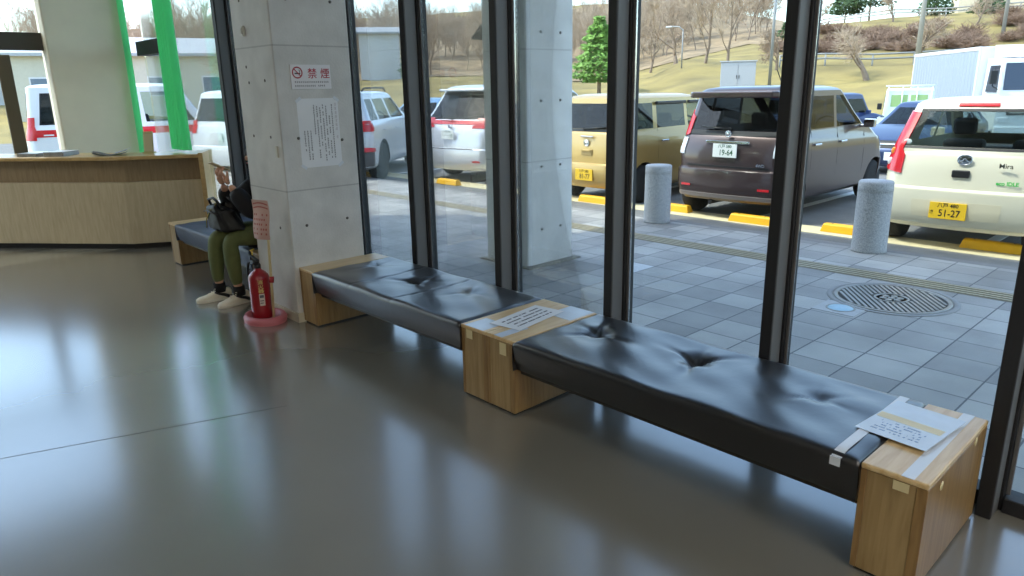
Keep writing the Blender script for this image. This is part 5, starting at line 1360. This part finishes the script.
def rail(label, pts, name='guard_rail'):
    t = thing(name, label, 'railing', (0, 0, 0), 0, None)
    P_ = []
    for az, D in pts: P_.append(Vector(ground(az, D)))
    for k in range(len(P_) - 1):
        n_ = max(1, int((P_[k + 1] - P_[k]).length / 2))
        for q in range(n_):
            p = P_[k].lerp(P_[k + 1], q / n_); MB().tube([p + Vector((0, 0, -.3)), p + Vector((0, 0, .72))], .05, 6).build('post', galv, t)
    for zz in (.68, .42): MB().tube([p + Vector((0, 0, zz)) for p in P_], .055, 6).build('rail', galv, t)
rail('grey pipe guard rail crossing the grass bank', [(27, 49), (24, 49), (21, 49.5), (18.5, 50), (15, 50.5)])
rail('grey fence rail along the top of the slope', [(28, 80), (24, 78), (20, 77), (17, 76), (13, 76), (9, 76)])

# houses
def house(label, az, D, w, d, hw_, roof_h, wallc, roofc, turn=0, nwin=3, dz=0, name='house'):
    x, y, z = ground(az, D); t = thing(name, label, 'house' if name == 'house' else 'building', (x, y, z - .3 + dz), radians(az + turn), None)
    wm = mat('house_wall_%d_%d' % (az * 10, D), wallc, rough=.8, var=.04); rm = mat('house_roof_%d_%d' % (az * 10, D), roofc, rough=.6, var=.06)
    MB().bb(0, d, -w / 2, w / 2, 0, hw_).build('walls', wm, t)
    o = [(-.4, hw_ - .05), (d / 2, hw_ + roof_h), (d + .4, hw_ - .05), (d + .4, hw_ + .1), (d / 2, hw_ + roof_h + .16), (-.4, hw_ + .1)]
    vs = [(px, -w / 2 - .4, pz) for px, pz in o] + [(px, w / 2 + .4, pz) for px, pz in o]
    MB().add(vs, [(0, 1, 4, 5), (1, 2, 3, 4), (11, 10, 7, 6), (10, 9, 8, 7), (0, 6, 7, 1), (1, 7, 8, 2), (5, 4, 10, 11), (4, 3, 9, 10), (0, 5, 11, 6), (2, 8, 9, 3)]).build('roof', rm, t)
    gm = MB()
    for sy in (-1, 1): gm.add([(0, sy * w / 2, hw_), (d, sy * w / 2, hw_), (d / 2, sy * w / 2, hw_ + roof_h)], [(0, 1, 2)])
    gm.build('gable', wm, t)
    for k in range(nwin):
        yy = -w / 2 + w * (k + .5) / nwin; zz = hw_ * .55
        f = MB().bb(-.05, .0, yy - .55, yy + .55, zz - .5, zz + .5).build('window', signw, t); MB().bb(-.07, -.051, yy - .48, yy + .48, zz - .43, zz + .43).build('pane', mat('house_pane', (96, 116, 136), rough=.1, coat=.5), f)
house('cream two-storey house on the hilltop at far right', 14.4, 88, 6, 5, 4.0, 1.3, (220, 204, 176), (120, 112, 108), 10)
house('grey roofed house on the hilltop beside the cream house', 12.4, 92, 7, 5, 3.4, 1.2, (186, 182, 176), (92, 92, 100), -8)
house('pale grey building in front of the wood behind the off-roader', 56.6, 66, 3.4, 4, 4.2, .5, (190, 190, 188), (150, 152, 154), 0, 0, name='building')
house('long pale low building beyond the car park at left', 72, 43, 13, 6, 3.4, .9, (206, 200, 182), (176, 178, 180), 0, 5, name='building')
house('grey metal-roofed building seen through the far left window', 86, 52, 9, 6, 4.3, .9, (196, 200, 204), (190, 196, 204), 0, 3, name='building')
# ---------------------------------------------------------------- light, sky, camera
W = bpy.data.worlds.new('sky'); SC.world = W; W.use_nodes = True
nt = W.node_tree; bg = nt.nodes['Background']
sk = nt.nodes.new('ShaderNodeTexSky'); sk.sky_type = 'NISHITA'; sk.sun_disc = False; sk.sun_elevation = radians(57); sk.sun_rotation = radians(-45); sk.air_density = 1.0; sk.dust_density = 1.8; sk.ozone_density = 1.2; sk.altitude = 300
hs = nt.nodes.new('ShaderNodeHueSaturation'); hs.inputs['Saturation'].default_value = .92; nt.links.new(sk.outputs[0], hs.inputs['Color']); nt.links.new(hs.outputs[0], bg.inputs['Color']); bg.inputs['Strength'].default_value = .42
sl = bpy.data.lights.new('sun', 'SUN'); sl.energy = 2.3; sl.angle = radians(.55); sl.color = (1, .95, .86)
so = bpy.data.objects.new('sun', sl); COL.objects.link(so)
el = radians(57); to = Vector((-.69 * cos(el), .724 * cos(el), sin(el)))
so.rotation_euler = to.to_track_quat('Z', 'Y').to_euler()
cam = bpy.data.cameras.new('camera'); co = bpy.data.objects.new('camera', cam); COL.objects.link(co); SC.camera = co
yaw, pit, rol = .8196, .2737, -.0183
F = Vector((cos(yaw) * cos(pit), sin(yaw) * cos(pit), -sin(pit))); r0 = Vector((sin(yaw), -cos(yaw), 0)); u0 = r0.cross(F)
rr = r0 * cos(rol) + u0 * sin(rol); uu = -r0 * sin(rol) + u0 * cos(rol)
co.matrix_world = Matrix(((rr.x, uu.x, -F.x, 0), (rr.y, uu.y, -F.y, 0), (rr.z, uu.z, -F.z, 1.676), (0, 0, 0, 1)))
cam.sensor_width = 36; cam.lens = 715.7 / 1024 * 36; cam.clip_end = 500; cam.clip_start = .05
SC.view_settings.view_transform = 'Standard'; SC.view_settings.look = 'None'; SC.view_settings.gamma = 1; SC.view_settings.use_curve_mapping = False
SC.view_settings.exposure = .75
SC.cycles.use_denoising = True
SC.cycles.max_bounces = 10; SC.cycles.diffuse_bounces = 5; SC.cycles.glossy_bounces = 4; SC.cycles.transparent_max_bounces = 24; SC.cycles.transmission_bounces = 6
SC.cycles.sample_clamp_indirect = 8
